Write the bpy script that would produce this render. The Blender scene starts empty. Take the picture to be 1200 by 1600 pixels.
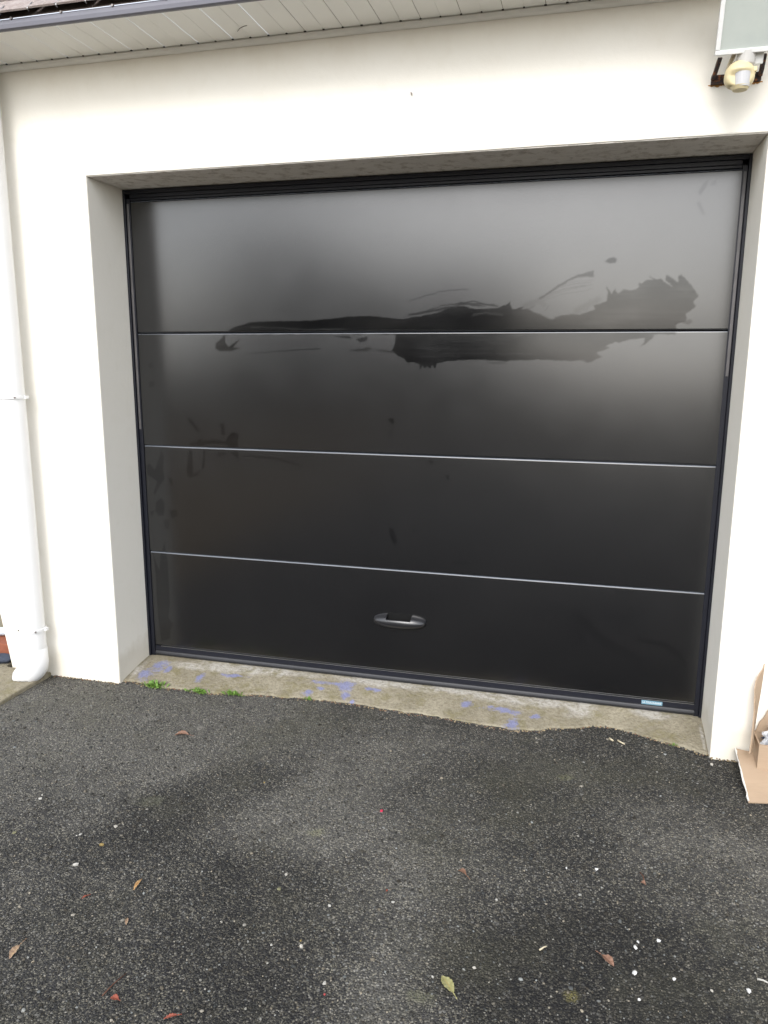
import bpy, bmesh, math, random
import numpy as np
from mathutils import Vector, Matrix
rnd = random.Random(7)
nrs = np.random.RandomState(5)
S = bpy.context.scene
COL = S.collection

# ------------------------------------------------------------------ camera
FPX = 1191.69
CAM = np.array([1.9091, -2.7249, 1.3506])
RM = np.array([[0.9666539075670144, 0.25604598929855005, 0.004546905491508515],
               [0.05423160023879933, -0.18732409581524687, -0.9807999881028442],
               [-0.2502781582978446, 0.9483407270022346, -0.19496335293565306]])
cd = bpy.data.cameras.new('camera')
cam = bpy.data.objects.new('camera', cd); COL.objects.link(cam)
cd.sensor_fit = 'VERTICAL'; cd.sensor_height = 36.0; cd.lens = FPX / 1600 * 36.0
cd.clip_start = 0.05; cd.clip_end = 500
M4 = Matrix.Identity(4)
for i in range(3):
    M4[i][0] = RM[0][i]; M4[i][1] = -RM[1][i]; M4[i][2] = -RM[2][i]; M4[i][3] = CAM[i]
cam.matrix_world = M4
S.camera = cam

# ------------------------------------------------------------------ sky and sun (bright overcast)
SUN_EL, SUN_AZ = math.radians(38), math.radians(183)
W = bpy.data.worlds.new('World'); S.world = W; W.use_nodes = True
wn, wl = W.node_tree.nodes, W.node_tree.links
wn.clear()
sky = wn.new('ShaderNodeTexSky'); sky.sky_type = 'NISHITA'; sky.sun_disc = False
sky.sun_elevation = SUN_EL; sky.sun_rotation = SUN_AZ
sky.air_density = 1.0; sky.dust_density = 1.6; sky.ozone_density = 1.0
hs = wn.new('ShaderNodeHueSaturation'); hs.inputs['Saturation'].default_value = 0.30
bg = wn.new('ShaderNodeBackground'); bg.inputs['Strength'].default_value = 0.15
wo = wn.new('ShaderNodeOutputWorld')
wl.new(sky.outputs[0], hs.inputs['Color']); wl.new(hs.outputs[0], bg.inputs['Color']); wl.new(bg.outputs[0], wo.inputs['Surface'])
sd = bpy.data.lights.new('sun', 'SUN'); sd.energy = 0.7; sd.angle = math.radians(25); sd.color = (1, .98, .95)
sun = bpy.data.objects.new('sun', sd); COL.objects.link(sun)
_a = Vector((math.sin(SUN_AZ) * math.cos(SUN_EL), math.cos(SUN_AZ) * math.cos(SUN_EL), math.sin(SUN_EL)))
sun.rotation_euler = _a.to_track_quat('Z', 'Y').to_euler()
sun.location = (0, -6, 8)
S.view_settings.view_transform = 'Standard'; S.view_settings.look = 'None'
S.view_settings.gamma = 1; S.view_settings.use_curve_mapping = False
S.view_settings.exposure = 1.45

# ------------------------------------------------------------------ helpers
def at(px, py, axis, val):
    """a point of the photograph carried onto a plane of the place"""
    d = RM.T @ np.array([(px - 600) / FPX, (py - 800) / FPX, 1.0])
    t = (val - CAM[axis]) / d[axis]
    return Vector(CAM + t * d)

def tag(o, label=None, cat=None, group=None, kind=None):
    for k, v in (('label', label), ('category', cat), ('group', group), ('kind', kind)):
        if v: o[k] = v
    return o

def empty(name, loc=(0, 0, 0), label=None, cat=None, group=None):
    o = bpy.data.objects.new(name, None); COL.objects.link(o); o.location = loc; o.empty_display_size = .05
    return tag(o, label, cat, group)

def link(name, me, mat, parent=None, smooth=False):
    o = bpy.data.objects.new(name, me); COL.objects.link(o)
    if mat:
        for m in (mat if isinstance(mat, (list, tuple)) else [mat]): me.materials.append(m)
    if smooth: me.polygons.foreach_set('use_smooth', [True] * len(me.polygons))
    if parent:
        o.parent = parent
        o.location = -world_loc(parent)
    return o

def world_loc(o):
    v = Vector(o.location)
    while o.parent: o = o.parent; v += Vector(o.location)
    return v

def obj(name, bm, mat, parent=None, smooth=False, bevel=0, seg=2):
    if bevel: bmesh.ops.bevel(bm, geom=[e for e in bm.edges], offset=bevel, segments=seg, affect='EDGES', profile=.5, clamp_overlap=True)
    bmesh.ops.recalc_face_normals(bm, faces=bm.faces[:])
    me = bpy.data.meshes.new(name); bm.to_mesh(me); bm.free()
    return link(name, me, mat, parent, smooth)

def box(bm, x0, x1, y0, y1, z0, z1, mi=0):
    v = [bm.verts.new((x, y, z)) for z in (z0, z1) for y in (y0, y1) for x in (x0, x1)]
    for f in ((0, 1, 3, 2), (4, 6, 7, 5), (0, 4, 5, 1), (1, 5, 7, 3), (3, 7, 6, 2), (2, 6, 4, 0)):
        bm.faces.new([v[i] for i in f]).material_index = mi

def tube(bm, pts, rad, n=20, cap=True, squash=None):
    pts = [Vector(p) for p in pts]
    rads = rad if isinstance(rad, (list, tuple)) else [rad] * len(pts)
    rings = []; up = None
    for i, p in enumerate(pts):
        t = (pts[min(i + 1, len(pts) - 1)] - pts[max(i - 1, 0)]).normalized()
        if up is None: up = Vector((0, -1, 0)) if abs(t.y) < .9 else Vector((0, 0, 1))
        a = (up - t * up.dot(t)).normalized(); b = t.cross(a); up = a
        rings.append([bm.verts.new(p + (a * math.cos(2 * math.pi * k / n) + b * math.sin(2 * math.pi * k / n)) * rads[i]) for k in range(n)])
    for r0, r1 in zip(rings, rings[1:]):
        for k in range(n): bm.faces.new((r0[k], r0[(k + 1) % n], r1[(k + 1) % n], r1[k]))
    if cap: bm.faces.new(rings[0][::-1]); bm.faces.new(rings[-1])

def bez(a, b, c, n=8):
    a, b, c = Vector(a), Vector(b), Vector(c)
    return [a * (1 - t) ** 2 + b * 2 * t * (1 - t) + c * t * t for t in [i / n for i in range(n + 1)]]

class MT:
    """small node-material builder"""
    def __init__(s, name, rough=.8, spec=.5, color=(.5, .5, .5), metal=0):
        s.m = bpy.data.materials.new(name); s.m.use_nodes = True
        s.t = s.m.node_tree; s.b = s.t.nodes['Principled BSDF']
        s.b.inputs['Roughness'].default_value = rough
        s.b.inputs['Specular IOR Level'].default_value = spec
        s.b.inputs['Base Color'].default_value = (*color, 1)
        s.b.inputs['Metallic'].default_value = metal
        s._c = None
    def n(s, typ, **k):
        x = s.t.nodes.new(typ)
        for a, v in k.items():
            if hasattr(x, a): setattr(x, a, v)
        return x
    def l(s, a, b): s.t.links.new(a, b)
    def co(s):
        if s._c is None: s._c = s.n('ShaderNodeTexCoord').outputs['Object']
        return s._c
    def geo(s):
        return s.n('ShaderNodeNewGeometry').outputs['Position']
    def noise(s, scale, detail=4, rough=.55, co=None, dist=0, out='Fac'):
        x = s.n('ShaderNodeTexNoise'); x.inputs['Scale'].default_value = scale; x.inputs['Detail'].default_value = detail
        x.inputs['Roughness'].default_value = rough; x.inputs['Distortion'].default_value = dist
        s.l(co or s.geo(), x.inputs['Vector']); return x.outputs[out]
    def voro(s, scale, feature='F1', co=None, rnd=1.0):
        x = s.n('ShaderNodeTexVoronoi'); x.feature = feature; x.inputs['Scale'].default_value = scale; x.inputs['Randomness'].default_value = rnd
        s.l(co or s.geo(), x.inputs['Vector']); return x
    def ramp(s, fac, stops, interp='LINEAR'):
        x = s.n('ShaderNodeValToRGB'); x.color_ramp.interpolation = interp
        e = x.color_ramp.elements
        while len(e) < len(stops): e.new(.5)
        for el, (p, c) in zip(e, stops):
            el.position = p; el.color = (*(c if isinstance(c, (tuple, list)) else (c, c, c)), 1)
        s.l(fac, x.inputs[0]); return x.outputs[0]
    def mix(s, fac, a, b, typ='MIX'):
        x = s.n('ShaderNodeMix', data_type='RGBA', blend_type=typ)
        for sock, v in ((x.inputs[0], fac), (x.inputs[6], a), (x.inputs[7], b)):
            if isinstance(v, (int, float)): sock.default_value = v if sock == x.inputs[0] else (v, v, v, 1)
            elif isinstance(v, (tuple, list)): sock.default_value = (*v, 1)
            else: s.l(v, sock)
        return x.outputs[2]
    def math(s, op, a, b=0, c=None):
        x = s.n('ShaderNodeMath', operation=op)
        for i, v in enumerate((a, b) if c is None else (a, b, c)):
            if isinstance(v, (int, float)): x.inputs[i].default_value = v
            else: s.l(v, x.inputs[i])
        return x.outputs[0]
    def attr(s, name, out='Fac'):
        return s.n('ShaderNodeAttribute', attribute_name=name).outputs[out]
    def color(s, v): s.l(v, s.b.inputs['Base Color']); return s
    def rough(s, v): s.l(v, s.b.inputs['Roughness']); return s
    def bump(s, h, strength=.3, dist=.002, prev=None):
        x = s.n('ShaderNodeBump'); x.inputs['Strength'].default_value = strength; x.inputs['Distance'].default_value = dist
        s.l(h, x.inputs['Height'])
        if prev is not None: s.l(prev, x.inputs['Normal'])
        s.l(x.outputs[0], s.b.inputs['Normal']); return x.outputs[0]
    def ellipse(s, cx, cy, rx, ry, rot=0, soft=1.0, nscale=3.2, namt=.35):
        """soft-edged blot lying on the ground, 1 inside, 0 outside, ragged by noise"""
        mp = s.n('ShaderNodeMapping', vector_type='TEXTURE')
        mp.inputs['Location'].default_value = (cx, cy, -.04); mp.inputs['Rotation'].default_value = (0, 0, rot); mp.inputs['Scale'].default_value = (rx, ry, 1)
        add = s.n('ShaderNodeVectorMath', operation='ADD')
        nz = s.n('ShaderNodeVectorMath', operation='SCALE'); nz.inputs['Scale'].default_value = namt * (1 if nscale < 10 else rx)
        sub = s.n('ShaderNodeVectorMath', operation='SUBTRACT'); sub.inputs[1].default_value = (.5, .5, .5)
        s.l(s.noise(nscale, 5, .6, out='Color'), sub.inputs[0]); s.l(sub.outputs[0], nz.inputs[0])
        s.l(s.geo(), add.inputs[0]); s.l(nz.outputs[0], add.inputs[1]); s.l(add.outputs[0], mp.inputs['Vector'])
        ln = s.n('ShaderNodeVectorMath', operation='LENGTH')
        fl = s.n('ShaderNodeVectorMath', operation='MULTIPLY'); fl.inputs[1].default_value = (1, 1, 0)
        s.l(mp.outputs[0], fl.inputs[0]); s.l(fl.outputs[0], ln.inputs[0])
        mr = s.n('ShaderNodeMapRange', interpolation_type='SMOOTHSTEP')
        mr.inputs[1].default_value = 1 + soft * .5; mr.inputs[2].default_value = 1 - soft * .5
        s.l(ln.outputs['Value'], mr.inputs[0]); return mr.outputs[0]

# ------------------------------------------------------------------ materials
def m_plaster():
    t = MT('cream_render', .85, .25)
    big = t.noise(1.1, 3); mid = t.noise(14, 5)
    c = t.mix(t.ramp(big, [(.3, 0.), (.7, 1.)]), (.80, .765, .685), (.83, .80, .735))
    c = t.mix(t.math('MULTIPLY', t.ramp(mid, [(.55, 0.), (.8, 1.)]), .25), c, (.70, .66, .56))
    # dirt splashed up from the ground along the foot of the wall
    sx = t.n('ShaderNodeSeparateXYZ'); t.l(t.geo(), sx.inputs[0])
    foot = t.ramp(t.math('ADD', sx.outputs['Z'], t.math('MULTIPLY', mid, -.12)), [(0.0, 1.), (.055, 0.)])
    c = t.mix(t.math('MULTIPLY', foot, .3), c, (.42, .36, .24))
    sm = t.n('ShaderNodeMapRange', interpolation_type='SMOOTHSTEP'); sm.inputs[1].default_value = 2.22; sm.inputs[2].default_value = 2.44
    t.l(sx.outputs['Z'], sm.inputs[0])
    mp2 = t.n('ShaderNodeMapping'); mp2.inputs['Scale'].default_value = (5, 5, 3); t.l(t.geo(), mp2.inputs[0])
    runs = t.ramp(t.noise(1.6, 6, .65, mp2.outputs[0]), [(.42, 0.), (.72, 1.)])
    c = t.mix(t.math('MULTIPLY', t.math('MULTIPLY', runs, sm.outputs[0]), .16), c, (.55, .46, .33))
    # dark specks
    v = t.voro(9); sp = t.ramp(v.outputs['Distance'], [(.0, 1.), (.016, 0.)])
    c = t.mix(t.math('MULTIPLY', sp, t.ramp(t.noise(5, 2), [(.58, 0.), (.66, .7)])), c, (.2, .17, .13))
    t.color(c)
    n1 = t.bump(t.noise(45, 5, .6), .25, .003)
    t.bump(t.noise(260, 3, .6), .2, .001, n1)
    return t.m

def m_lintel():
    t = MT('weathered_lintel_render', .9, .2)
    mp = t.n('ShaderNodeMapping'); mp.inputs['Scale'].default_value = (2.5, 30, 6); t.l(t.geo(), mp.inputs[0])
    a = t.noise(3, 6, .65, mp.outputs[0])
    c = t.mix(t.ramp(a, [(.35, 0.), (.7, 1.)]), (.74, .70, .65), (.84, .80, .75))
    c = t.mix(t.ramp(t.noise(22, 6, .7), [(.50, 0.), (.66, .75)]), c, (.42, .37, .31))
    c = t.mix(t.ramp(t.noise(60, 4, .7, mp.outputs[0]), [(.66, 0.), (.72, .6)]), c, (.8, .78, .74))
    t.color(c); t.bump(a, .4, .003); return t.m

def m_door():
    t = MT('black_satin_door_paint', .35, 1.0); t.b.inputs['IOR'].default_value = 1.53
    w = t.attr('wiped')
    n = t.noise(7, 4)
    c = t.mix(w, (.0006, .0007, .0016), (.0004, .0005, .0010)); t.color(c)
    r = t.math('ADD', t.math('MULTIPLY_ADD', w, -.10, .235), t.math('MULTIPLY', t.math('SUBTRACT', n, .5), .05))
    t.rough(r)
    t.l(t.math('MULTIPLY_ADD', w, -.62, 1.0), t.b.inputs['Specular IOR Level'])
    return t.m

def m_plain(name, col, rough, spec=.5, var=.15, scale=20, bump=.05, metal=0):
    t = MT(name, rough, spec, col, metal)
    n = t.noise(scale, 4)
    t.color(t.mix(n, tuple(x * (1 - var) for x in col), tuple(min(1, x * (1 + var)) for x in col)))
    if bump: t.bump(t.noise(scale * 6, 3), bump, .001)
    return t.m

def m_asphalt():
    t = MT('worn_asphalt', .82, .35)
    v1 = t.voro(175); v2 = t.voro(95); v3 = t.voro(330)
    def cellrand(v, ch='Red'):
        s = t.n('ShaderNodeSeparateColor'); t.l(v.outputs['Color'], s.inputs[0]); return s.outputs[ch]
    stones = t.ramp(cellrand(v1), [(.0, (.016, .016, .018)), (.42, (.026, .026, .030)), (.62, (.062, .061, .057)), (.78, (.125, .118, .098)), (.92, (.23, .215, .175)), (1, (.36, .34, .30))])
    fines = t.ramp(cellrand(v3, 'Green'), [(.0, (.014, .014, .015)), (.5, (.03, .03, .03)), (.78, (.09, .084, .068)), (1, (.28, .26, .20))])
    gap = t.ramp(v1.outputs['Distance'], [(.40, 0.), (.60, 1.)])
    c = t.mix(gap, stones, fines)
    big = t.ramp(cellrand(v2, 'Blue'), [(.93, 0.), (.95, 1.)])
    bigin = t.ramp(v2.outputs['Distance'], [(.3, 1.), (.42, 0.)])
    c = t.mix(t.math('MULTIPLY', big, bigin), c, (.20, .195, .18))
    # worn, dusty areas and dark oily or damp areas, each with its own outline; plus painted box shade
    dusty = t.ellipse(.35, -.34, .95, .5, .0, 1.3); dusty4 = t.ellipse(1.07, -.74, .2, .22, .2, 1.3); dark5 = t.ellipse(2.0, -1.2, .3, .25, 0, 1.2)
    dusty2 = t.ellipse(1.55, -1.05, .40, .42, .5, 1.3)
    dusty3 = t.ellipse(2.35, -.65, .45, .3, .3, 1.3)
    dark = t.ellipse(.78, -.70, .16, .36, -.5, 1.2)
    dark2 = t.ellipse(1.95, -1.0, .38, .42, .0, 1.3)
    dark3 = t.ellipse(1.20, -1.12, .22, .35, .3, 1.2)
    box_shade = t.ellipse(2.52, -.28, .22, .3, .0, 1.0)  # shade at the left front of the cardboard box, painted into the tarmac
    pn = t.noise(2.2, 6, .65); pn2 = t.noise(9, 5, .6)
    lift = t.math('MULTIPLY_ADD', dusty, 1.15, t.math('MULTIPLY_ADD', dusty2, 1.05, t.math('MULTIPLY_ADD', dusty4, .85, t.math('MULTIPLY', dusty3, .75))))
    lift = t.math('ADD', lift, t.math('MULTIPLY', t.math('SUBTRACT', pn, .5), 2.4))
    lift = t.math('ADD', lift, t.math('MULTIPLY', t.math('SUBTRACT', pn2, .5), .9))
    drop = t.math('MULTIPLY_ADD', dark, 1.1, t.math('MULTIPLY_ADD', dark2, 1.0, t.math('MULTIPLY_ADD', dark3, 1.1, t.math('MULTIPLY_ADD', dark5, .8, t.math('MULTIPLY', box_shade, .6)))))
    lv = t.math('SUBTRACT', lift, drop)
    dust = t.ramp(t.math('MULTIPLY_ADD', lv, .5, .5), [(.0, 0.), (.45, .06), (1, .45)])
    c = t.mix(dust, c, (.094, .090, .080))
    mul = t.ramp(t.math('MULTIPLY_ADD', lv, .5, .5), [(.0, .31), (.5, .68), (1, 1.26)])
    c = t.mix(1.0, c, mul, 'MULTIPLY')
    moss = t.math('MULTIPLY', t.ramp(t.noise(1.6, 5, .7), [(.52, 0.), (.66, 1.)]), t.ramp(v3.outputs['Distance'], [(.2, 0.), (.6, .5)]))
    c = t.mix(moss, c, (.062, .060, .038))
    for px_, py_, r_, col_ in ((494, 1300, .020, (.21, .205, .13)), (883, 1215, .018, (.13, .13, .07)), (896, 1556, .014, (.17, .15, .05)), (657, 1556, .019, (.14, .14, .09)), (235, 1250, .03, (.09, .09, .06)),
                               (230, 1122, .022, (.22, .21, .19)), (312, 1136, .014, (.2, .19, .17)), (670, 1135, .018, (.22, .21, .18))):
        p_ = at(px_, py_, 2, -.04)
        el = t.math('MULTIPLY', t.ellipse(p_.x, p_.y, r_ * 1.3, r_, .3, 1.1, 34, 2.6), t.ramp(v3.outputs['Distance'], [(.35, 1.), (.75, .1)]))
        c = t.mix(t.math('MULTIPLY', el, .8), c, col_)
    t.color(c)
    h = t.math('SUBTRACT', t.math('MULTIPLY', t.ramp(v3.outputs['Distance'], [(.0, 1.), (.7, 0.)]), .35), t.math('MULTIPLY', v1.outputs['Distance'], 1.0))
    n1 = t.bump(h, .9, .006)
    t.bump(t.noise(9, 3), .5, .012, n1)
    return t.m

def m_concrete():
    t = MT('stained_concrete', .9, .25)
    n = t.noise(6, 6, .65); f = t.noise(70, 4, .7)
    c = t.mix(t.ramp(n, [(.3, 0.), (.7, 1.)]), (.19, .168, .12), (.31, .28, .21))
    pale = t.attr('pale')
    e = t.math('ADD', pale, t.math('MULTIPLY', t.math('SUBTRACT', t.noise(13, 5, .65), .5), 1.1))
    c = t.mix(t.ramp(e, [(.34, 0.), (.75, .9)]), c, (.40, .38, .34))
    c = t.mix(t.math('MULTIPLY', t.ramp(f, [(.45, 0.), (.7, 1.)]), .6), c, (.12, .10, .065))
    gr = t.ramp(t.noise(11, 6, .75), [(.50, 0.), (.64, .75)])
    c = t.mix(gr, c, (.165, .145, .075))
    b = t.attr('paint')
    e2 = t.math('ADD', b, t.math('MULTIPLY', t.math('SUBTRACT', t.noise(24, 7, .8), .5), 3.4))
    c = t.mix(t.ramp(e2, [(.42, 0.), (.9, .75)]), c, t.mix(t.noise(90, 3), (.13, .15, .31), (.22, .235, .40)))
    t.color(c)
    n1 = t.bump(t.noise(35, 5, .65), .8, .008); t.bump(f, .8, .003, n1)
    return t.m

def m_slate():
    t = MT('lichened_slate', .75, .4)
    n = t.noise(9, 5, .65); f = t.noise(120, 4, .7)
    c = t.mix(t.ramp(n, [(.35, 0.), (.65, 1.)]), (.21, .165, .15), (.29, .25, .235))
    c = t.mix(t.ramp(f, [(.5, 0.), (.7, .7)]), c, (.46, .41, .37))
    c = t.mix(t.ramp(t.noise(30, 5), [(.6, 0.), (.7, .8)]), c, (.12, .125, .135))
    t.color(c); t.bump(f, .5, .003); return t.m

def m_cardboard():
    t = MT('brown_cardboard', .85, .2)
    mp = t.n('ShaderNodeMapping'); mp.inputs['Scale'].default_value = (1, 1, 14); t.l(t.geo(), mp.inputs[0])
    n = t.noise(12, 5, .6, mp.outputs[0])
    t.color(t.mix(n, (.31, .228, .155), (.39, .29, .205)))
    t.bump(n, .25, .002); return t.m

def m_rust():
    t = MT('rusty_dark_steel', .8, .4)
    n = t.noise(60, 6, .7)
    t.color(t.ramp(n, [(.36, (.028, .022, .026)), (.52, (.045, .03, .028)), (.60, (.22, .075, .022)), (.75, (.38, .16, .05))]))
    t.bump(n, .6, .003); return t.m

def m_leaf(name, a, b, vein):
    t = MT(name, .6, .35)
    n = t.noise(90, 5, .6)
    c = t.mix(t.ramp(n, [(.35, 0.), (.65, 1.)]), a, b)
    c = t.mix(t.attr('rib'), c, vein)
    t.color(c); t.bump(n, .4, .001); return t.m

def m_stone():
    t = MT('loose_chippings', .85, .3)
    c = t.attr('tone', 'Color'); n = t.noise(400, 3)
    t.color(t.mix(1.0, c, t.ramp(n, [(.3, .75), (.7, 1.2)]), 'MULTIPLY')); return t.m

def m_foliage(name, a, b):
    t = MT(name, .6, .3)
    t.color(t.mix(t.attr('tone'), a, b)); return t.m

PLASTER = m_plaster(); LINTEL = m_lintel(); DOOR = m_door(); ASPHALT = m_asphalt(); CONCRETE = m_concrete()
SLATE = m_slate(); CARD = m_cardboard(); RUST = m_rust(); STONE = m_stone()
PVC = m_plain('white_pvc', (.72, .72, .72), .35, .5, .03, 8, .02)
SOFFIT = m_plain('white_soffit_pvc', (.82, .815, .78), .45, .5, .05, 5, .02)
GROOVE = m_plain('soffit_groove_tone', (.72, .71, .67), .9, .2, .2, 40)  # grooves slightly darker than the boards
FASCIA = m_plain('grey_fascia_metal', (.13, .13, .155), .45, .5, .1, 6, .02)
HOOK = m_plain('steel_slate_hook', (.55, .55, .55), .35, .5, .1, 30, 0, 1)
FRAME = m_plain('black_door_frame_paint', (.007, .008, .014), .42, .4, .2, 9, .02)
RAIL = m_plain('scuffed_guide_strip', (.085, .08, .082), .4, .6, .6, 14, .1)
RUBBER = m_plain('black_rubber_seal', (.018, .019, .023), .5, .5, .2, 30, .05)
HANDLE = m_plain('black_plastic_handle', (.012, .012, .014), .28, .8, .1, 40, .05)
RECESS = m_plain('dark_handle_recess', (.004, .004, .004), .7, .2, .1, 40, 0)
EDGEGLINT = m_plain('panel_edge_sky_glint', (.13, .145, .17), .4, 1.0, .1, 15, 0)  # pale base colour paints in the sky glint along the panel edges
STICK = m_plain('pale_blue_sticker', (.13, .25, .32), .4, .5, .1, 60, 0)
INK = m_plain('white_sticker_ink', (.48, .52, .55), .5, .4, .02, 60, 0)
FLOODW = m_plain('chalky_white_enamel', (.60, .60, .585), .5, .4, .12, 60, .15)
NECK = m_plain('grey_plastic_joint', (.42, .41, .39), .6, .4, .15, 30, .1)
SENSOR = m_plain('yellowed_plastic', (.55, .47, .28), .5, .45, .12, 25, .05)
LENS = m_plain('frosted_sensor_lens', (.42, .42, .43), .3, .5, .06, 80, .1)
CABLEM = m_plain('cream_cable', (.55, .48, .36), .55, .4, .15, 40, 0)
SCREW = m_plain('dull_screw_steel', (.22, .2, .19), .5, .5, .2, 60, 0, .6)
BRICK = m_plain('red_brick', (.24, .085, .05), .9, .2, .3, 30, .5)
ROUGHCAST = m_plain('grey_brown_roughcast', (.20, .175, .15), .95, .2, .3, 40, .6)
BLUEP = m_plain('pale_blue_plastic', (.50, .58, .64), .45, .5, .15, 20, .05)
DARKS = m_plain('dark_blue_stone', (.05, .06, .085), .8, .3, .3, 30, .3)
BAGM = m_plain('dark_crumpled_plastic', (.035, .04, .06), .22, .6, .5, 18, .3)
REDM = m_plain('pink_red_scrap', (.42, .02, .06), .5, .4, .1, 60, .1)
WHITES = m_plain('white_quartz', (.36, .35, .32), .7, .4, .12, 120, .3)
CHIP = m_plain('bright_white_chip', (.52, .52, .51), .6, .4, .08, 120, .2)
GREYS = m_plain('pale_limestone', (.36, .34, .30), .85, .3, .25, 90, .5)
OCHRE = m_plain('ochre_lump', (.24, .175, .065), .85, .3, .3, 110, .5)
LICHEN = m_plain('greenish_lichen_patch', (.18, .175, .105), .95, .1, .35, 90, .6)
TWIGM = m_plain('brown_twig_bark', (.10, .045, .028), .8, .3, .3, 60, .3)
STRAWM = m_plain('pale_straw', (.48, .42, .30), .7, .3, .2, 60, .1)
L_BROWN = m_leaf('dry_brown_leaf', (.14, .075, .045), (.23, .13, .09), (.10, .05, .03))
L_PINK = m_leaf('pinkish_dry_leaf', (.22, .14, .11), (.32, .23, .15), (.45, .33, .15))
L_GREEN = m_leaf('yellow_green_leaf', (.20, .20, .08), (.29, .28, .14), (.30, .22, .08))
L_RED = m_leaf('red_leaf', (.17, .035, .022), (.25, .07, .04), (.22, .06, .03))
WEEDM = m_foliage('weed_green', (.06, .13, .02), (.16, .28, .05))
HEDGEM = m_foliage('hedge_green', (.030, .034, .010), (.085, .088, .028))
BARK = m_plain('tree_bark', (.07, .055, .04), .9, .2, .3, 12, .5)
GRAVEL = m_plain('pale_gravel_ground', (.15, .118, .075), .95, .2, .3, 30, .5)
t = MT('flood_glass', .12, .6); t.color(t.mix(t.noise(14, 4), (.33, .36, .34), (.42, .445, .41)))
t.l(t.ramp(t.noise(30, 3), [(.3, .1), (.7, .22)]), t.b.inputs['Roughness']); GLASSM = t.m
t = MT('clear_plastic_film', .12, .5, (.85, .87, .9)); t.b.inputs['Alpha'].default_value = .30; t.bump(t.noise(40, 3), .5, .006); CLEAR = t.m

GZ = -.04        # height of the tarmac
D = .2486        # plane of the door
# ------------------------------------------------------------------ setting: ground
bm = bmesh.new(); v = [bm.verts.new(p) for p in ((-150, -150, -.062), (150, -150, -.062), (150, 150, -.062), (-150, 150, -.062))]; bm.faces.new(v)
tag(obj('ground', bm, GRAVEL), kind='structure')

def undul(x, y):
    return GZ + .0025 * math.sin(3.1 * x + 1.3 * y) * math.sin(2.3 * y - .7 * x) - .0015
bm = bmesh.new()
xs = [-.6 + i * .05 for i in range(0, 73)] + [3.2 + i * .4 for i in range(8)]
ys = [.34 - i * .05 for i in range(0, 50)] + [-2.3 - i * .6 for i in range(11)]
gv = [[bm.verts.new((x, y, undul(x, y))) for x in xs] for y in ys]
for j in range(len(ys) - 1):
    for i in range(len(xs) - 1): bm.faces.new((gv[j][i], gv[j + 1][i], gv[j + 1][i + 1], gv[j][i + 1]))
tag(obj('driveway', bm, ASPHALT, smooth=True), kind='structure')

# concrete path under the drainpipe
bm = bmesh.new(); box(bm, -3.0, -.345, -.62, -.004, -.09, -.022)
o = obj('path', bm, CONCRETE, bevel=.006); tag(o, kind='structure')
me = o.data
for nm, val in (('pale', .05), ('paint', -1.)):
    a = me.attributes.new(nm, 'FLOAT', 'POINT'); a.data.foreach_set('value', [val] * len(me.vertices))
bm = bmesh.new(); box(bm, -6.0, -.6, 0.02, 6, -.09, -.03); o = obj('path', bm, CONCRETE); tag(o, kind='structure')
for nm, val in (('pale', .0), ('paint', -1.)):
    a = o.data.attributes.new(nm, 'FLOAT', 'POINT'); a.data.foreach_set('value', [val] * len(o.data.vertices))

# concrete apron sloping up to the door; ragged front edge where the tarmac laps over it
front = [(-.02, .02), (.05, .03), (.15, .015), (.3, .012), (.44, .012), (.6, .045), (.75, .06), (.9, .075), (1.05, .072), (1.18, .06), (1.32, .05), (1.45, .045), (1.58, .03), (1.70, .018), (1.79, .035), (1.84, .075), (1.89, .09), (1.96, .118), (2.05, .145), (2.10, .14), (2.16, .115), (2.22, .088), (2.29, .06), (2.36, .03), (2.41, .012)]
def fronty(x):
    for (a, b), (c, d) in zip(front, front[1:]):
        if a <= x <= c: return b + (d - b) * (x - a) / (c - a)
    return front[-1][1]
def vnoise(x, seed=0):
    i = math.floor(x); f = x - i; f = f * f * (3 - 2 * f)
    h = lambda k: math.sin(k * 127.1 + seed * 311.7) * 43758.5453 % 1
    return h(i) * (1 - f) + h(i + 1) * f
# pale worn rim by the door and old blue paint, traced where they lie on the slope: (x, distance 0..1 from door, rx, rv)
blue = [(.10, .42, .045, .30), (.07, .75, .05, .25), (.155, .45, .02, .15), (.33, .62, .022, .20), (.47, .42, .09, .07), (.83, .80, .03, .20),
        (.98, .42, .05, .28), (1.0, .78, .03, .2), (.90, .36, .09, .10), (1.10, .42, .06, .10), (1.03, .95, .02, .1), (1.50, .45, .028, .18), (1.66, .52, .10, .12), (1.69, .85, .035, .22), (1.78, .62, .03, .1), (.88, .6, .03, .08)]
pale = [(.55, .15, .5, .28), (.30, .25, .35, .2), (1.15, .1, .4, .3), (1.45, .08, .3, .2), (1.62, .12, .25, .35), (1.95, .25, .11, .75), (2.22, .1, .14, .35), (1.8, .15, .3, .3), (2.39, .6, .012, .6), (.02, .6, .03, .5)]
NX, NV = 480, 44
vx, fa, pa, pb = [], [], [], []
for i in range(NX + 1):
    x = -.015 + 2.43 * i / NX
    y0 = fronty(min(2.41, max(-.02, x))) + .010 * (vnoise(x * 60) - .5) + .014 * (vnoise(x * 19, 3) - .5)
    for j in range(NV + 1):
        s_ = j / NV; y = (D + .06) + (y0 - D - .06) * s_
        s = max(0, (D - y) / (D - y0))
        z = 0 - (.036) * max(0, s) ** 1.3 + .003 * (vnoise(x * 8, 5) - .5) * s
        if j == NV: z -= .02
        vx.append((x, y, z))
        pa.append(max([0] + [1.1 - math.hypot((x - a) / c, (s - b) / d) for a, b, c, d in pale]))
        pb.append(max([-.6] + [1.25 - math.hypot((x - a) / c, (s - b) / d) for a, b, c, d in blue]))
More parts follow.
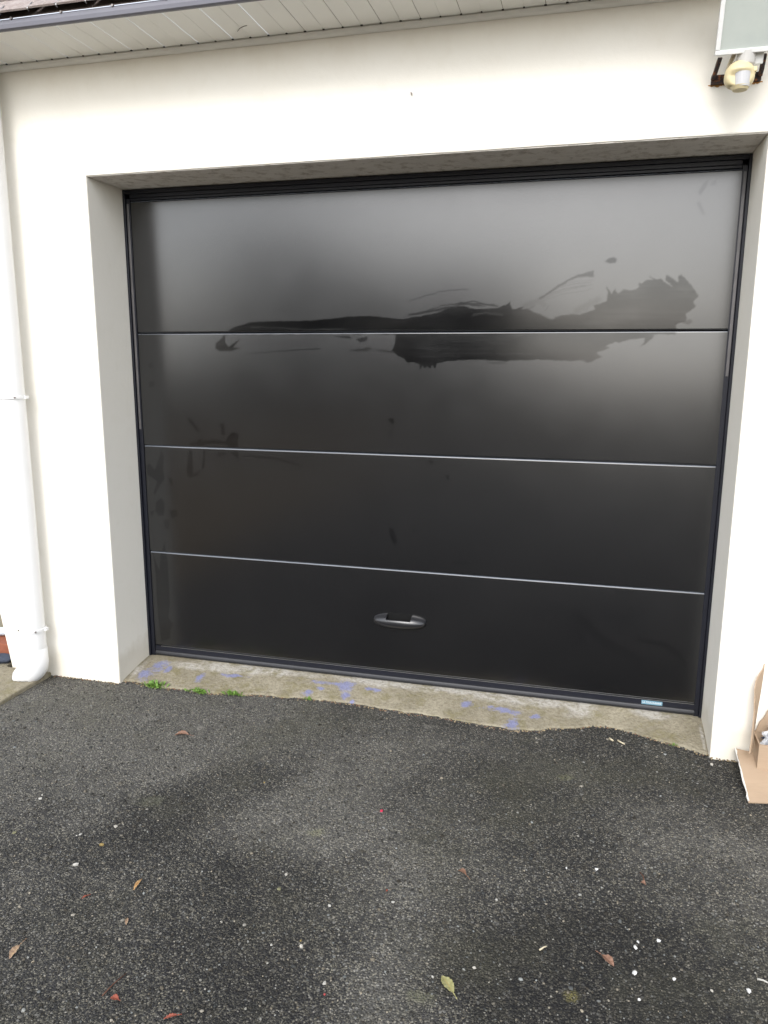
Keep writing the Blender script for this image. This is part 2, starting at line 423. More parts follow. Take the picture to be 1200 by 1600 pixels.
for i in range(NX):
    for j in range(NV):
        a = i * (NV + 1) + j; fa.append((a, a + 1, a + NV + 2, a + NV + 1))
me = bpy.data.meshes.new('concrete_threshold'); me.from_pydata(vx, [], fa)
me.attributes.new('pale', 'FLOAT', 'POINT').data.foreach_set('value', pa)
me.attributes.new('paint', 'FLOAT', 'POINT').data.foreach_set('value', pb)
tag(link('threshold', me, CONCRETE, smooth=True), kind='structure')

# ------------------------------------------------------------------ house
house = empty('house', (0, 0, GZ), 'cream rendered house wall with white soffit and slate roof around the black garage door', 'house')
H0, H1 = 2.0405, 2.452
XR = 5.2
# wall with the door opening, its reveals and the left return
bm = bmesh.new()
def q(*ps): return bm.faces.new([bm.verts.new(p) for p in ps])
zs = [-.14, .35, 1.2, H0, H1]
def xl(z): return -.536 - .19 * max(0, min(z, .35) + .04)
for z0, z1 in zip(zs, zs[1:]):
    q((xl(z0), 0, z0), (0, 0, z0), (0, 0, z1), (xl(z1), 0, z1))
    q((xl(z0), 0, z0), (xl(z1), 0, z1), (xl(z1), 6, z1), (xl(z0), 6, z0))
    q((2.4, 0, z0), (XR, 0, z0), (XR, 0, z1), (2.4, 0, z1))
    if z1 <= H0:
        q((0, 0, z0), (0, .34, z0), (0, .34, z1), (0, 0, z1))
        q((2.4, 0, z0), (2.4, 0, z1), (2.4, .34, z1), (2.4, .34, z0))
q((0, 0, H0), (2.4, 0, H0), (2.4, 0, H1), (0, 0, H1))
q((0, 0, H0), (0, .34, H0), (2.4, .34, H0), (2.4, 0, H0))
q((XR, 0, -.14), (XR, 6, -.14), (XR, 6, H1), (XR, 0, H1))
bmesh.ops.remove_doubles(bm, verts=bm.verts[:], dist=1e-5)
ed = [e for e in bm.edges if all(abs(v.co.y) < 1e-6 for v in e.verts) and (
      all(abs(v.co.x) < 1e-6 and v.co.z <= H0 + 1e-6 for v in e.verts) or all(abs(v.co.x - 2.4) < 1e-6 and v.co.z <= H0 + 1e-6 for v in e.verts)
      or all(abs(v.co.z - H0) < 1e-6 and -1e-6 <= v.co.x <= 2.4 + 1e-6 for v in e.verts))]
bmesh.ops.subdivide_edges(bm, edges=ed, cuts=24)
ed = [e for e in bm.edges if all(abs(v.co.y) < 1e-6 for v in e.verts) and (
      all(abs(v.co.x) < 1e-6 and v.co.z <= H0 + 1e-6 for v in e.verts) or all(abs(v.co.x - 2.4) < 1e-6 and v.co.z <= H0 + 1e-6 for v in e.verts)
      or all(abs(v.co.z - H0) < 1e-6 and -1e-6 <= v.co.x <= 2.4 + 1e-6 for v in e.verts))]
for v in {v for e in ed for v in e.verts}:
    if abs(v.co.z - H0) < 1e-6: v.co.z += rnd.uniform(-.0008, .0008)
bmesh.ops.bevel(bm, geom=ed, offset=.005, segments=2, affect='EDGES', profile=.5)
obj('wall', bm, PLASTER, house)
# underside of the lintel: bare weathered render, 3 mm below the wall's own face
bm = bmesh.new(); box(bm, .003, 2.397, .0062, D + .03, H0 - .0022, H0 + .02)
obj('lintel', bm, LINTEL, house)

# soffit of tongue-and-groove boards, every board edge a shallow groove
ZS, YS = 2.450, -.278
bm = bmesh.new(); gx = []
x = -.9
k = 0
while x < 3.4:
    w = .067; g = .0028 if k % 2 else .0012; dpt = .0014 if k % 2 else .0006
    a = [(x + g, ZS), (x + w - .0, ZS), (x + w, ZS + dpt), (x + w + g, ZS + dpt), (x + w + g, ZS)]
    for (x0, z0), (x1, z1) in zip(a, a[1:]):
        f = bm.faces.new([bm.verts.new(p) for p in ((x0, YS, z0), (x1, YS, z1), (x1, .0, z1), (x0, .0, z0))])
        f.material_index = 1 if z1 > ZS + .0005 and z0 > ZS + .0005 else 0
    x += w; k += 1
bmesh.ops.remove_doubles(bm, verts=bm.verts[:], dist=1e-5)
soffit = obj('soffit', bm, [SOFFIT, GROOVE], house)
# quarter-round trim along the wall with dark staples at the board joints
bm = bmesh.new()
prof = [(0.0, 2.4485), (-.018, 2.4485), (-.020, 2.444), (-.016, 2.436), (-.008, 2.431), (-.001, 2.430)]
rings = [[bm.verts.new((x, y, z)) for y, z in prof] for x in (-.62, 3.4)]
for i in range(len(prof)):
    bm.faces.new((rings[0][i], rings[0][(i + 1) % len(prof)], rings[1][(i + 1) % len(prof)], rings[1][i]))
obj('trim', bm, SOFFIT, soffit)
STAPLE = m_plain('dark_staple', (.05, .045, .04), .7, .3)
for i in range(60):
    x = -.9 + .067 * (i + 1)
    if x > 2.25: break
    if x < -.45: continue
    bm = bmesh.new(); box(bm, x - rnd.uniform(.002, .004), x + rnd.uniform(.002, .005), -.0245, -.0195, 2.4475, 2.4508)
    obj('staple', bm, STAPLE, soffit)
# hairline crack hanging off a board
bm = bmesh.new(); tube(bm, [at(371, 49, 2, ZS - .002), at(375, 44, 2, ZS - .003), at(381, 41, 2, ZS - .002), at(386, 40, 2, ZS - .002)], .0009, 5)
obj('crack', bm, m_plain('crack_dirt', (.12, .1, .08), .9, .1), soffit)
# fascia: rolled metal edge
bm = bmesh.new()
prof = [(-.276, 2.446), (-.284, 2.446), (-.290, 2.450), (-.292, 2.462), (-.290, 2.474), (-.284, 2.480), (-.270, 2.480), (-.270, 2.4505), (-.276, 2.4505)]
rings = [[bm.verts.new((x, y, z)) for y, z in prof] for x in (-.8, 3.4)]
for i in range(len(prof)):
    bm.faces.new((rings[0][i], rings[0][(i + 1) % len(prof)], rings[1][(i + 1) % len(prof)], rings[1][i]))
fascia = obj('fascia', bm, FASCIA, house)
for i in range(9):
    bm = bmesh.new(); x = -.045 + i * .195
    tube(bm, [(x, -.286, 2.478), (x, -.293, 2.479)], .0045, 8)
    obj('rivet', bm, SCREW, fascia)
# slates
SL = math.radians(40)
du, dz = math.cos(SL), math.sin(SL)
bm = bmesh.new()
for c in range(14):
    x = -.85 - (.11 if c % 2 else 0)
    while x < 3.4:
        w = .218
        u0 = c * .125; u1 = u0 + .30; lift = .004 + rnd.uniform(0, .002); th = .006 if c != 1 else .010
        jit = rnd.uniform(-.004, .004)
        def sp(u, h): return (-.300 + u * du - h * dz, 2.483 + u * dz + h * du)
        y00, z00 = sp(u0 + jit, lift + .007); y10, z10 = sp(u1, lift - .010)
        ya, za = sp(u0 + jit, lift + .007 + th); yb, zb = sp(u1, lift - .010 + th)
        vv = [bm.verts.new(p) for p in ((x, y00, z00), (x + w, y00, z00), (x + w, y10, z10), (x, y10, z10), (x, ya, za), (x + w, ya, za), (x + w, yb, zb), (x, yb, zb))]
        for f in ((3, 2, 1, 0), (4, 5, 6, 7), (0, 1, 5, 4), (1, 2, 6, 5), (2, 3, 7, 6), (3, 0, 4, 7)): bm.faces.new([vv[i] for i in f])
        x += w + .004
roof = obj('roof', bm, SLATE, house)
# roof sheet under and beyond the slates up to the ridge
bm = bmesh.new()
y1, z1 = -.296 + 3.8 * du, 2.470 + 3.8 * dz
vv = [bm.verts.new(p) for p in ((-.85, -.285, 2.4815), (XR + .2, -.285, 2.4815), (XR + .2, y1, z1), (-.85, y1, z1), (-.85, 6.3, 2.45), (XR + .2, 6.3, 2.45))]
bm.faces.new(vv[:4]); bm.faces.new((vv[3], vv[2], vv[5], vv[4]))
obj('roof_deck', bm, SLATE, house)
hx = -.10
hooks = []
for i in range(10):
    x = -.075 + i * .111
    bm = bmesh.new()
    y0, z0 = -.305, 2.490
    tube(bm, [(x, y0 + .03 * du, z0 + .03 * dz + .014), (x, y0 + .001, z0 + .011), (x, y0 - .004, z0 + .006), (x, y0 - .003, z0 + .001), (x, y0 + .004, z0 - .001)], .0017, 6)
    obj('slate_hook', bm, HOOK, roof, smooth=True)
# little nail in the render above the door
bm = bmesh.new(); p = at(643, 146, 1, 0); tube(bm, [(p.x, .004, p.z), (p.x + .001, -.012, p.z - .002)], .0028, 7)
obj('nail', bm, SCREW, house)

# ------------------------------------------------------------------ garage door
gd = empty('garage_door', (1.2, D, 0), 'wide black sectional garage door with smeared dusty panels in the cream wall', 'garage door')
XA, XB = .031, 2.374
def zpt(px, py):
    p = at(px, py, 1, D); return (p.x, p.z)
def fbm(x, y, seed):
    """cheap value noise on arrays"""
    out = 0; amp = 1
    for o_ in range(4):
        xi, yi = np.floor(x), np.floor(y); fx, fy = x - xi, y - yi
        fx = fx * fx * (3 - 2 * fx); fy = fy * fy * (3 - 2 * fy)
        h = lambda a, b: np.modf(np.abs(np.sin(a * 127.1 + b * 311.7 + seed * 17.3) * 43758.5453))[0]
        out = out + amp * ((h(xi, yi) * (1 - fx) + h(xi + 1, yi) * fx) * (1 - fy) + (h(xi, yi + 1) * (1 - fx) + h(xi + 1, yi + 1) * fx) * fy - .5)
        x, y, amp = x * 2.03 + 5.1, y * 2.03 + 1.7, amp * .5
    return out
def inside(X, Z, poly):
    r = np.zeros(X.shape, bool)
    n = len(poly)
    for i in range(n):
        (x0, z0), (x1, z1) = poly[i], poly[(i + 1) % n]
        if z0 == z1: continue
        c = ((z0 > Z) != (z1 > Z)) & (X < (x1 - x0) * (Z - z0) / (z1 - z0) + x0)
        r ^= c
    return r
def segdist(X, Z, pts):
    d = np.full(X.shape, 9.); tt = np.zeros(X.shape); n = len(pts) - 1
    for i in range(n):
        (x0, z0), (x1, z1) = pts[i], pts[i + 1]
        dx, dz_ = x1 - x0, z1 - z0; L = dx * dx + dz_ * dz_ + 1e-12
        t_ = np.clip(((X - x0) * dx + (Z - z0) * dz_) / L, 0, 1)
        dd = np.hypot(X - x0 - t_ * dx, Z - z0 - t_ * dz_)
        m = dd < d; d = np.where(m, dd, d); tt = np.where(m, (i + t_) / n, tt)
    return d, tt

# wiped patches in the dust film, traced from the photograph: (alpha, streak angle flag, polygon)
POLY = [
 (.88, [(350,522),(358,516),(370,510),(390,504),(415,502),(470,502),(520,498),(545,495),(578,494),(600,496),(625,499),(645,496),(668,492),(685,488),(705,480),(725,479),(745,483),(765,482),(777,481),(790,477),(798,470),(797,478),(801,484),(810,481),(818,479),(815,484),(825,482),(830,486),(845,492),(855,497),(864,499),(867,496),(880,493),(895,491),(905,492),(920,487),(930,483),(926,477),(937,474),(948,470),(950,458),(947,446),(952,453),(956,460),(961,452),(966,459),(974,452),(985,453),(998,450),(998,441),(1003,443),(1010,437),(1020,439),(1013,430),(1025,437),(1032,435),(1040,441),(1053,450),(1040,437),(1041,429),(1050,434),(1060,441),(1059,431),(1064,430),(1058,424),(1066,431),(1078,443),(1086,454),(1092,463),(1083,472),(1088,478),(1080,485),(1072,490),(1073,503),(1060,505),(1056,509),(1055,523)]),
 (.75, [(841,467),(860,454),(878,442),(892,434),(908,428),(928,423),(928,433),(908,433),(893,438),(878,447),(862,457),(843,469)]),
 (.8, [(944,409),(951,404),(958,402),(964,405),(962,411),(953,412)]),
 (.6, [(703,477),(722,472),(742,474),(760,478),(748,479),(728,476)]),
 (.95, [(352,521),(345,530),(337,537),(337,545),(344,549),(362,548),(376,544),(364,543),(376,529),(362,539),(357,542),(352,535)]),
 (.8, [(544,547),(565,545),(574,543),(582,545),(572,549),(556,549)]), (.8, [(582,546),(600,547),(618,549),(616,552),(598,550)]),
 (.85, [(618,520),(617,540),(612,548),(622,556),(632,560),(637,568),(645,565),(655,569),(657,579),(660,571),(664,575),(668,571),(672,576),(676,570),(680,577),(683,568),(700,564),(740,562),(790,564),(840,562),(880,564),(912,563),(918,567),(930,562),(941,557),(931,552),(940,548),(953,543),(945,541),(960,535),(968,536),(985,530),(1003,529),(1008,528),(1007,535),(998,543),(1010,537),(1018,530),(1025,520)]),
 (.6, [(520,525),(545,525),(550,529),(535,528)]), (.6, [(556,530),(575,526),(572,533),(563,535)]), (.5, [(760,566),(790,566),(792,569),(770,569)]),
 (.55, [(1066,505),(1078,498),(1082,502),(1076,508)]),
 # lower panels: faint hand marks
 (.6, [(293,655),(297,653),(312,672),(308,674)]), (.6, [(341,663),(350,661),(352,680),(345,679),(346,668)]),
 (.7, [(357,680),(363,675),(374,678),(371,690),(373,703),(358,702),(353,690)]), (.6, [(305,690),(315,684),(320,700),(298,698)]),
 (.6, [(295,706),(300,704),(302,740),(315,735),(318,704),(321,704),(320,728),(308,744),(296,746),(291,738)]),
 (.5, [(360,706),(372,706),(374,722),(368,716)]), (.5, [(340,708),(352,706),(350,712),(342,714)]),
 (.75, [(229,728),(234,724),(242,735),(252,705),(256,712),(255,735),(258,748),(250,758),(243,773),(240,770),(246,752),(238,746),(231,742)]),
 (.7, [(262,745),(269,748),(271,758),(266,757)]), (.7, [(244,785),(252,778),(258,786),(256,805),(248,806),(243,798)]),
 (.7, [(264,798),(276,796),(278,806),(268,810)]), (.6, [(256,812),(266,812),(264,828),(258,824)]), (.6, [(234,800),(242,797),(238,808)]),
 (.8, [(240,868),(249,892),(251,866),(257,848),(262,880),(266,940),(263,965),(272,975),(266,985),(266,998),(252,1002),(247,960),(244,905)]),
 (.8, [(606,655),(614,653),(617,660),(612,664)]), (.7, [(608,673),(613,675),(614,680),(609,678)]), (.8, [(670,719),(677,720),(676,727),(671,724)]), (.7, [(696,742),(703,741),(702,750),(698,748)]),
 (.7, [(607,824),(614,826),(618,836),(622,846),(616,852),(610,842)]), (.6, [(643,826),(650,825),(649,832),(644,831)]), (.5, [(706,878),(732,878),(732,881),(708,881)]),
 (.5, [(232,568),(238,566),(240,574),(234,576)]), (.5, [(233,597),(241,595),(242,604),(234,605)]), (.4, [(247,568),(254,567),(253,574)]),
 (.35, [(1090,300),(1100,285),(1108,280),(1104,292),(1094,306)]), (.3, [(1088,318),(1093,314),(1102,335),(1098,336)]), (.3, [(1108,290),(1120,278),(1118,290)]),
 (.2, [(900,968),(905,962),(914,985),(912,1008),(902,1000)]), (.2, [(985,995),(1040,1003),(1062,1018),(1075,1045),(1062,1030),(1040,1012),(1000,1004)]), (.3, [(930,962),(975,966),(1010,960),(975,968)]),
]
POLY = [(a, [zpt(*p) for p in pl]) for a, pl in POLY]
STROKE = [(.45, .0018, [(852,462),(880,452),(915,446)]), (.35, .0015, [(848,470),(880,460),(925,452)]), (.3, .0015, [(870,446),(900,440),(928,437)]),
          (.55, .0025, [(706,480),(740,470),(772,478)]), (.45, .002, [(655,490),(690,478),(720,474)]), (.4, .002, [(930,480),(934,470),(932,462)]), (.4, .002, [(915,486),(922,476),(921,468)]), (.4, .0018, [(852,486),(858,478)]),
          (.3, .012, [(900,486),(915,478),(935,468)]), (.22, .010, [(820,478),(840,470),(850,476)]), (.08, .008, [(650,580),(655,600)]),
          (.5, .003, [(795,518),(806,500),(818,488),(835,478)]), (.35, .002, [(846,468),(870,458),(900,450),(927,444)]), (.3, .002, [(860,455),(885,446),(925,440)]),
          (.35, .0025, [(385,553),(430,549),(500,545)]), (.3, .003, [(640,470),(690,455),(730,452)]),
          (.5, .005, [(640,492),(670,487),(700,481),(725,480)]), (.45, .004, [(718,476),(750,474),(778,478)]), (.35, .010, [(300,694),(330,690),(360,693)]),
          (.3, .004, [(380,712),(430,716),(470,728)]), (.13, .02, [(905,965),(930,990),(965,1015),(1000,1030)])]
STROKE = [(a, w, [zpt(*p) for p in pl]) for a, w, pl in STROKE]
LIGHTER = [(.8, .0035, [(392,511),(430,512),(480,515),(540,514)]), (.35, .003, [(612,503),(635,503)]), (.5, .004, [(560,517),(620,517),(690,517)]), (.5, .0015, [(690,553),(760,552),(830,553)]), (.5, .0012, [(655,558),(700,556),(720,557)]), (.4, .005, [(740,492),(760,489),(785,492)])]
LIGHTER = [(a, w, [zpt(*p) for p in pl]) for a, w, pl in LIGHTER]

def wiped_mask(X, Z):
    n1 = fbm(X * 60, Z * 60, 1) * .0035; n2 = fbm(X * 60, Z * 60, 2) * .0035
    f1 = fbm(X * 260, Z * 260, 5) * .0022
    Xq, Zq = X + n1 + f1, Z + n2 + f1
    m = np.zeros(X.shape)
    streak = fbm(X * 9, Z * 230, 3)
    for a, pl in POLY:
        px_ = [p[0] for p in pl]; pz_ = [p[1] for p in pl]
        sel = (X > min(px_) - .03) & (X < max(px_) + .03) & (Z > min(pz_) - .03) & (Z < max(pz_) + .03)
        if not sel.any(): continue
        small = .35 if (max(px_) - min(px_)) < .12 else 1
        acc = 0
        for ox, oz in ((-.0022, -.0012), (.0012, -.0022), (-.0012, .0022), (.0022, .0012), (0, 0), (-.0007, -.0007)):
            acc = acc + inside(X[sel] + (Xq[sel] - X[sel]) * small + ox, Z[sel] + (Zq[sel] - Z[sel]) * small + oz, pl)
        m[sel] = np.maximum(m[sel], (a if small == 1 or pl[0][1] > 1.4 else a * .55) * (acc / 6.) * np.clip(.93 + .13 * streak[sel] + .30 * fbm(X[sel] * 6, Z[sel] * 14, 8), .45, 1))
    for a, w, pl in STROKE:
        d, t_ = segdist(Xq, Zq, pl)
        m = np.maximum(m, a * np.clip(1.3 - d / w, 0, 1))
    for a, w, pl in LIGHTER:
        d, t_ = segdist(Xq, Zq, pl)
        m = m * (1 - a * np.clip(1.3 - d / w, 0, 1) * np.clip(.75 + streak, 0, 1))
    return m

def panel(z0, z1, ch, bulge=.0020):
    step = .0028
    nx = int((XB - XA) / step); cb = .0025
    zr = np.concatenate([[z0, z0], [z0 + cb], np.linspace(z0 + cb, z1 - ch, int((z1 - z0) / step))[1:], [z1, z1]])
    yr = np.array([D + .035, D + cb] + [D] * (len(zr) - 4) + [D + ch * .9, D + .035])
    tt = (zr - z0) / (z1 - z0); yb = -bulge * (1 - (2 * tt - 1) ** 2)
    yb[0] = yb[-1] = 0
    xr = np.linspace(XA, XB, nx)
    X, Z = np.meshgrid(xr, zr); Y = np.repeat((yr + yb)[:, None], nx, 1)
    Y = Y + .0009 * np.sin(X * 2.3 + z0 * 9) * np.sin(Z * 5)
    wp = wiped_mask(X, Z); wp[:3] = 0; wp[-2:] = 0
    co = np.stack([X, Y, Z], -1).reshape(-1, 3).astype(np.float32)
    nr = len(zr)
    i, j = np.meshgrid(np.arange(nx - 1), np.arange(nr - 1))
    a = (j * nx + i).ravel()
    quads = np.stack([a, a + 1, a + nx + 1, a + nx], -1).astype(np.int32)
    me = bpy.data.meshes.new('panel')
    me.vertices.add(len(co)); me.vertices.foreach_set('co', co.ravel())
    me.loops.add(quads.size); me.loops.foreach_set('vertex_index', quads.ravel())
    me.polygons.add(len(quads)); me.polygons.foreach_set('loop_start', np.arange(0, quads.size, 4, dtype=np.int32))
    sm = np.ones((nr - 1, nx - 1), bool); sm[:2] = False; sm[-2:] = False
    mi = np.zeros((nr - 1, nx - 1), np.int32); mi[-2] = 1; mi[0] = 1; mi[-1] = 1
    me.update(calc_edges=True); me.validate()
    me.polygons.foreach_set('use_smooth', sm.ravel()); me.polygons.foreach_set('material_index', mi.ravel())
    me.attributes.new('wiped', 'FLOAT', 'POINT').data.foreach_set('value', wp.ravel().astype(np.float32))
    return link('panel', me, [DOOR, EDGEGLINT], gd)
panel(.050, .4960, .0030); panel(.4988, .9775, .0030); panel(.9803, 1.4565, .0016); panel(1.4615, 1.992, .004)
# backing so that no light enters through the joints
bm = bmesh.new(); box(bm, XA - .02, XB + .02, D + .036, D + .06, 0.002, 2.03); obj('backing', bm, RECESS, gd)
# frame: stepped side posts and head
for side in (0, 1):
    s = 1 if side == 0 else -1; e = 0 if side == 0 else 2.4
    bm = bmesh.new()
    a, b = sorted((e + s * .0005, e + s * .010)); box(bm, a, b, D - .012, D + .035, .0, H0 - .005)
    a, b = sorted((e + s * .0105, e + s * .0275)); box(bm, a, b, D - .003, D + .035, .0, 2.003)
    post = obj('frame_post', bm, FRAME, gd, bevel=.0012)
    bm = bmesh.new()
    a, b = sorted((e + s * .0135, e + s * .0235))
    z0_ = 1.05 if side == 0 else 1.30
    box(bm, a, b, D - .0065, D - .0032, z0_, 1.982)
    obj('guide_strip', bm, RAIL, post, bevel=.001)
bm = bmesh.new()
box(bm, .0106, 2.3894, D - .012, D + .034, 2.0195, H0 - .006)
box(bm, .0285, 2.3715, D - .006, D + .034, 2.0045, 2.019)
box(bm, .0285, 2.3715, D - .0015, D + .034, 1.9945, 2.004)
obj('frame_head', bm, FRAME, gd, bevel=.0012)
# bottom rail with its fine bright lip and the rubber seal
bm = bmesh.new(); box(bm, XA, XB, D - .004, D + .034, .0265, .0485)
rail = obj('bottom_rail', bm, FRAME, gd, bevel=.0012)
bm = bmesh.new(); box(bm, XA + .03, XB - .004, D - .0052, D - .0005, .0487, .0499); obj('lip', bm, HOOK, rail)
bm = bmesh.new(); tube(bm, [(XA, D + .006, .0135), (XB, D + .006, .0135)], .0125, 14)
box(bm, XA, XB, D - .002, D + .02, .003, .0262)
obj('rubber_seal', bm, RUBBER, gd, smooth=False)
# sticker on the bottom rail, with its lettering
bm = bmesh.new(); box(bm, 2.178, 2.256, D - .0052, D - .0041, .0285, .0445)
stk = obj('sticker', bm, STICK, gd); stk['label'] = 'pale blue maker\'s sticker with white lettering'
cu = bpy.data.curves.new('lettering', 'FONT'); cu.body = 'LA TOULOUSAINE'; cu.size = .0105; cu.extrude = .0002; cu.align_x = 'CENTER'; cu.align_y = 'CENTER'; cu.offset = .0003
to = bpy.data.objects.new('tmp', cu); COL.objects.link(to)
bpy.context.view_layer.update()
me = bpy.data.meshes.new_from_object(to.evaluated_get(bpy.context.evaluated_depsgraph_get()))
bpy.data.objects.remove(to)
wx = max(v.co.x for v in me.vertices) - min(v.co.x for v in me.vertices)
for v in me.vertices:
    x, y, z = v.co; v.co = (2.217 + x * .070 / wx, D - .0055 - z, .0365 + y * 1.05)
o = link('lettering', me, INK, stk)
# pull handle: bowl-shaped grip, open on top in the middle
hc = Vector((1.197, D - .0030, .277))
hp = empty('handle', (0, 0, 0)); hp.parent = gd; hp.location = hc - Vector(gd.location)
bpy.data.objects.remove(hp)
A_, B_, C_ = .1145, .033, .045
bm = bmesh.new()
NU, NA = 48, 16
def prof_pt(u, ang, k=1.0, inner=0):
    r = math.sqrt(max(0, 1 - u * u)) ** .8
    bh = B_ * r - inner; dp = C_ * (r ** .9) - inner
    return (hc.x + u * A_, hc.y - max(0, dp) * math.cos(ang), hc.z + (bh * math.sin(ang)))
us = [-1 + 2 * i / NU for i in range(NU + 1)]
op = .46
for i in range(NU):
    u0, u1 = us[i], us[i + 1]
    mid = abs((u0 + u1) / 2) < op
    amax = math.radians(28) if mid else math.radians(90)
    for j in range(NA):
        a0 = -math.pi / 2 + (amax + math.pi / 2) * j / NA; a1 = -math.pi / 2 + (amax + math.pi / 2) * (j + 1) / NA
        bm.faces.new([bm.verts.new(prof_pt(*p)) for p in ((u0, a0), (u1, a0), (u1, a1), (u0, a1))])
        if mid:
            bm.faces.new([bm.verts.new(prof_pt(p[0], p[1], 1, .007)) for p in ((u0, a0), (u0, a1), (u1, a1), (u1, a0))])
    if mid:
        bm.faces.new([bm.verts.new(p) for p in (prof_pt(u0, amax), prof_pt(u1, amax), prof_pt(u1, amax, 1, .007), prof_pt(u0, amax, 1, .007))])
for s in (-1, 1):
    u = us[min(range(NU + 1), key=lambda i: abs(us[i] - s * op))]
    pr = [prof_pt(u, math.radians(a)) for a in range(-90, 91, 10)]
    bm.faces.new([bm.verts.new(p) for p in (pr if s < 0 else pr[::-1])])
bmesh.ops.remove_doubles(bm, verts=bm.verts[:], dist=1e-5)
handle = obj('handle', bm, HANDLE, gd, smooth=True)
for p_ in handle.data.polygons:
    if abs(p_.normal.x) > .9: p_.use_smooth = False
bm = bmesh.new(); box(bm, hc.x - .054, hc.x + .054, hc.y - .0012, hc.y + .001, hc.z - .022, hc.z + .034)
obj('recess', bm, RECESS, handle)

# ------------------------------------------------------------------ drainpipe
dy, dr = -.078, .0495; dx = at(44, 900, 1, dy).x
pr = empty('drainpipe', (dx, dy, -.022), 'white plastic drainpipe with two clips down the left end of the wall', 'drainpipe')
bm = bmesh.new(); tube(bm, [(dx, dy, 2.449), (dx, dy, .10)], dr, 40, cap=False); obj('pipe', bm, PVC, pr, smooth=True)
for z in (1.197, .205):
    bm = bmesh.new(); tube(bm, [(dx, dy, z - .007), (dx, dy, z - .0055), (dx, dy, z + .0055), (dx, dy, z + .007)], [dr + .001, dr + .0045, dr + .0045, dr + .001], 40, cap=False)
    box(bm, dx - .063, dx - .049, dy + .004, dy + .022, z - .006, z + .006)
    box(bm, dx + .049, dx + .062, dy + .004, dy + .022, z - .006, z + .006)
    box(bm, dx - .036, dx - .022, dy + dr - .018, -.001, z - .006, z + .006)
    cl = obj('pipe_clip', bm, PVC, pr)
    for sx in (-1, 1):
        bm = bmesh.new(); tube(bm, [(dx + sx * .042, dy - .034, z), (dx + sx * .044, dy - .0385, z)], .0042, 8)
        obj('screw', bm, SCREW, cl)
bm = bmesh.new(); tube(bm, [(dx, dy, .118), (dx, dy, .116), (dx + .001, dy, .045)], [dr + .0005, dr + .002, dr + .002], 40, cap=False); obj('collar', bm, PVC, pr, smooth=True)
pth = bez((dx + .001, dy, .052), (dx + .002, dy, .018), (dx - .032, dy - .012, .004), 10)
bm = bmesh.new(); tube(bm, pth, [dr + .001] * 11, 40, cap=False); obj('elbow', bm, PVC, pr, smooth=True)
end = pth[-1]; dirv = (pth[-1] - pth[-2]).normalized()
bm = bmesh.new(); tube(bm, [end - dirv * .004, end, end + dirv * .022, end + dirv * .04 + Vector((0, 0, -.006)), end + dirv * .05 + Vector((0, 0, -.014))], [dr + .0005, dr + .001, dr - .003, dr - .011, dr - .020], 40, cap=False)
for v in bm.verts:
    if v.co.z < -.021: v.co.z = -.021
obj('outlet_shoe', bm, PVC, pr, smooth=True)

# ------------------------------------------------------------------ floodlight with motion sensor
fx = 2.291
fl = empty('floodlight', (fx, 0, 2.19), 'square white floodlight with yellowed motion sensor on a rusty bracket above the door', 'floodlight')
# body tilted downwards about its lower edge
tilt = math.radians(18)
c0 = Vector((fx, -.160, 2.212))
def fpt(x, d, h):   # x across, d backwards from the face, h up the face
    return (fx + x, c0.y + d * math.cos(tilt) - h * math.sin(tilt), c0.z + d * math.sin(tilt) + h * math.cos(tilt))
def fbox(bm, x0, x1, d0, d1, h0, h1):
    v = [bm.verts.new(fpt(x, d, h)) for h in (h0, h1) for d in (d0, d1) for x in (x0, x1)]
    for f in ((0, 1, 3, 2), (4, 6, 7, 5), (0, 4, 5, 1), (1, 5, 7, 3), (3, 7, 6, 2), (2, 6, 4, 0)): bm.faces.new([v[i] for i in f])
hw, hh = .083, .175
bm = bmesh.new()
v = [bm.verts.new(fpt(*p)) for p in ((-hw + .006, .014, .006), (hw - .006, .014, .006), (hw - .006, .014, hh - .006), (-hw + .006, .014, hh - .006), (-.045, .085, .035), (.045, .085, .035), (.045, .085, hh - .035), (-.045, .085, hh - .035))]
for f in ((0, 1, 2, 3), (7, 6, 5, 4), (0, 4, 5, 1), (1, 5, 6, 2), (2, 6, 7, 3), (3, 7, 4, 0)): bm.faces.new([v[i] for i in f])
obj('housing', bm, FLOODW, fl, bevel=.003)
bm = bmesh.new()
bw = .0125
fbox(bm, -hw, hw, -.004, .0138, 0, bw); fbox(bm, -hw, hw, -.004, .0138, hh - bw, hh)
fbox(bm, -hw, -hw + bw, -.0035, .0136, bw + .0002, hh - bw - .0002); fbox(bm, hw - bw, hw, -.0035, .0136, bw + .0002, hh - bw - .0002)
obj('bezel', bm, FLOODW, fl, bevel=.002)
bm = bmesh.new(); fbox(bm, -hw + bw - .001, hw - bw + .001, .003, .006, bw - .001, hh - bw + .001)
obj('glass', bm, GLASSM, fl)
# rusty U bracket: bar on the wall, two arms up to the housing
bm = bmesh.new()
box(bm, fx - .070, fx + .070, -.016, -.002, 2.183, 2.207)
def strip(bm, pts, w, th):
    for (a, b) in zip(pts, pts[1:]):
        a, b = Vector(a), Vector(b)
        v = []
        for p in (a, b):
            for ox, oy in ((-th, -w), (th, -w), (th, w), (-th, w)): v.append(bm.verts.new((p.x + ox, p.y + oy * .6, p.z + oy * .3)))
        for k in range(4): bm.faces.new((v[k], v[(k + 1) % 4], v[4 + (k + 1) % 4], v[4 + k]))
        bm.faces.new(v[:4][::-1]); bm.faces.new(v[4:])
for s in (-1, 1):
    strip(bm, [(fx + s * .066, -.012, 2.196), (fx + s * .064, -.045, 2.205), (fx + s * .060, -.095, 2.228)], .013, .0055)
obj('bracket', bm, RUST, fl)
bm = bmesh.new(); up_, lo_ = [], []
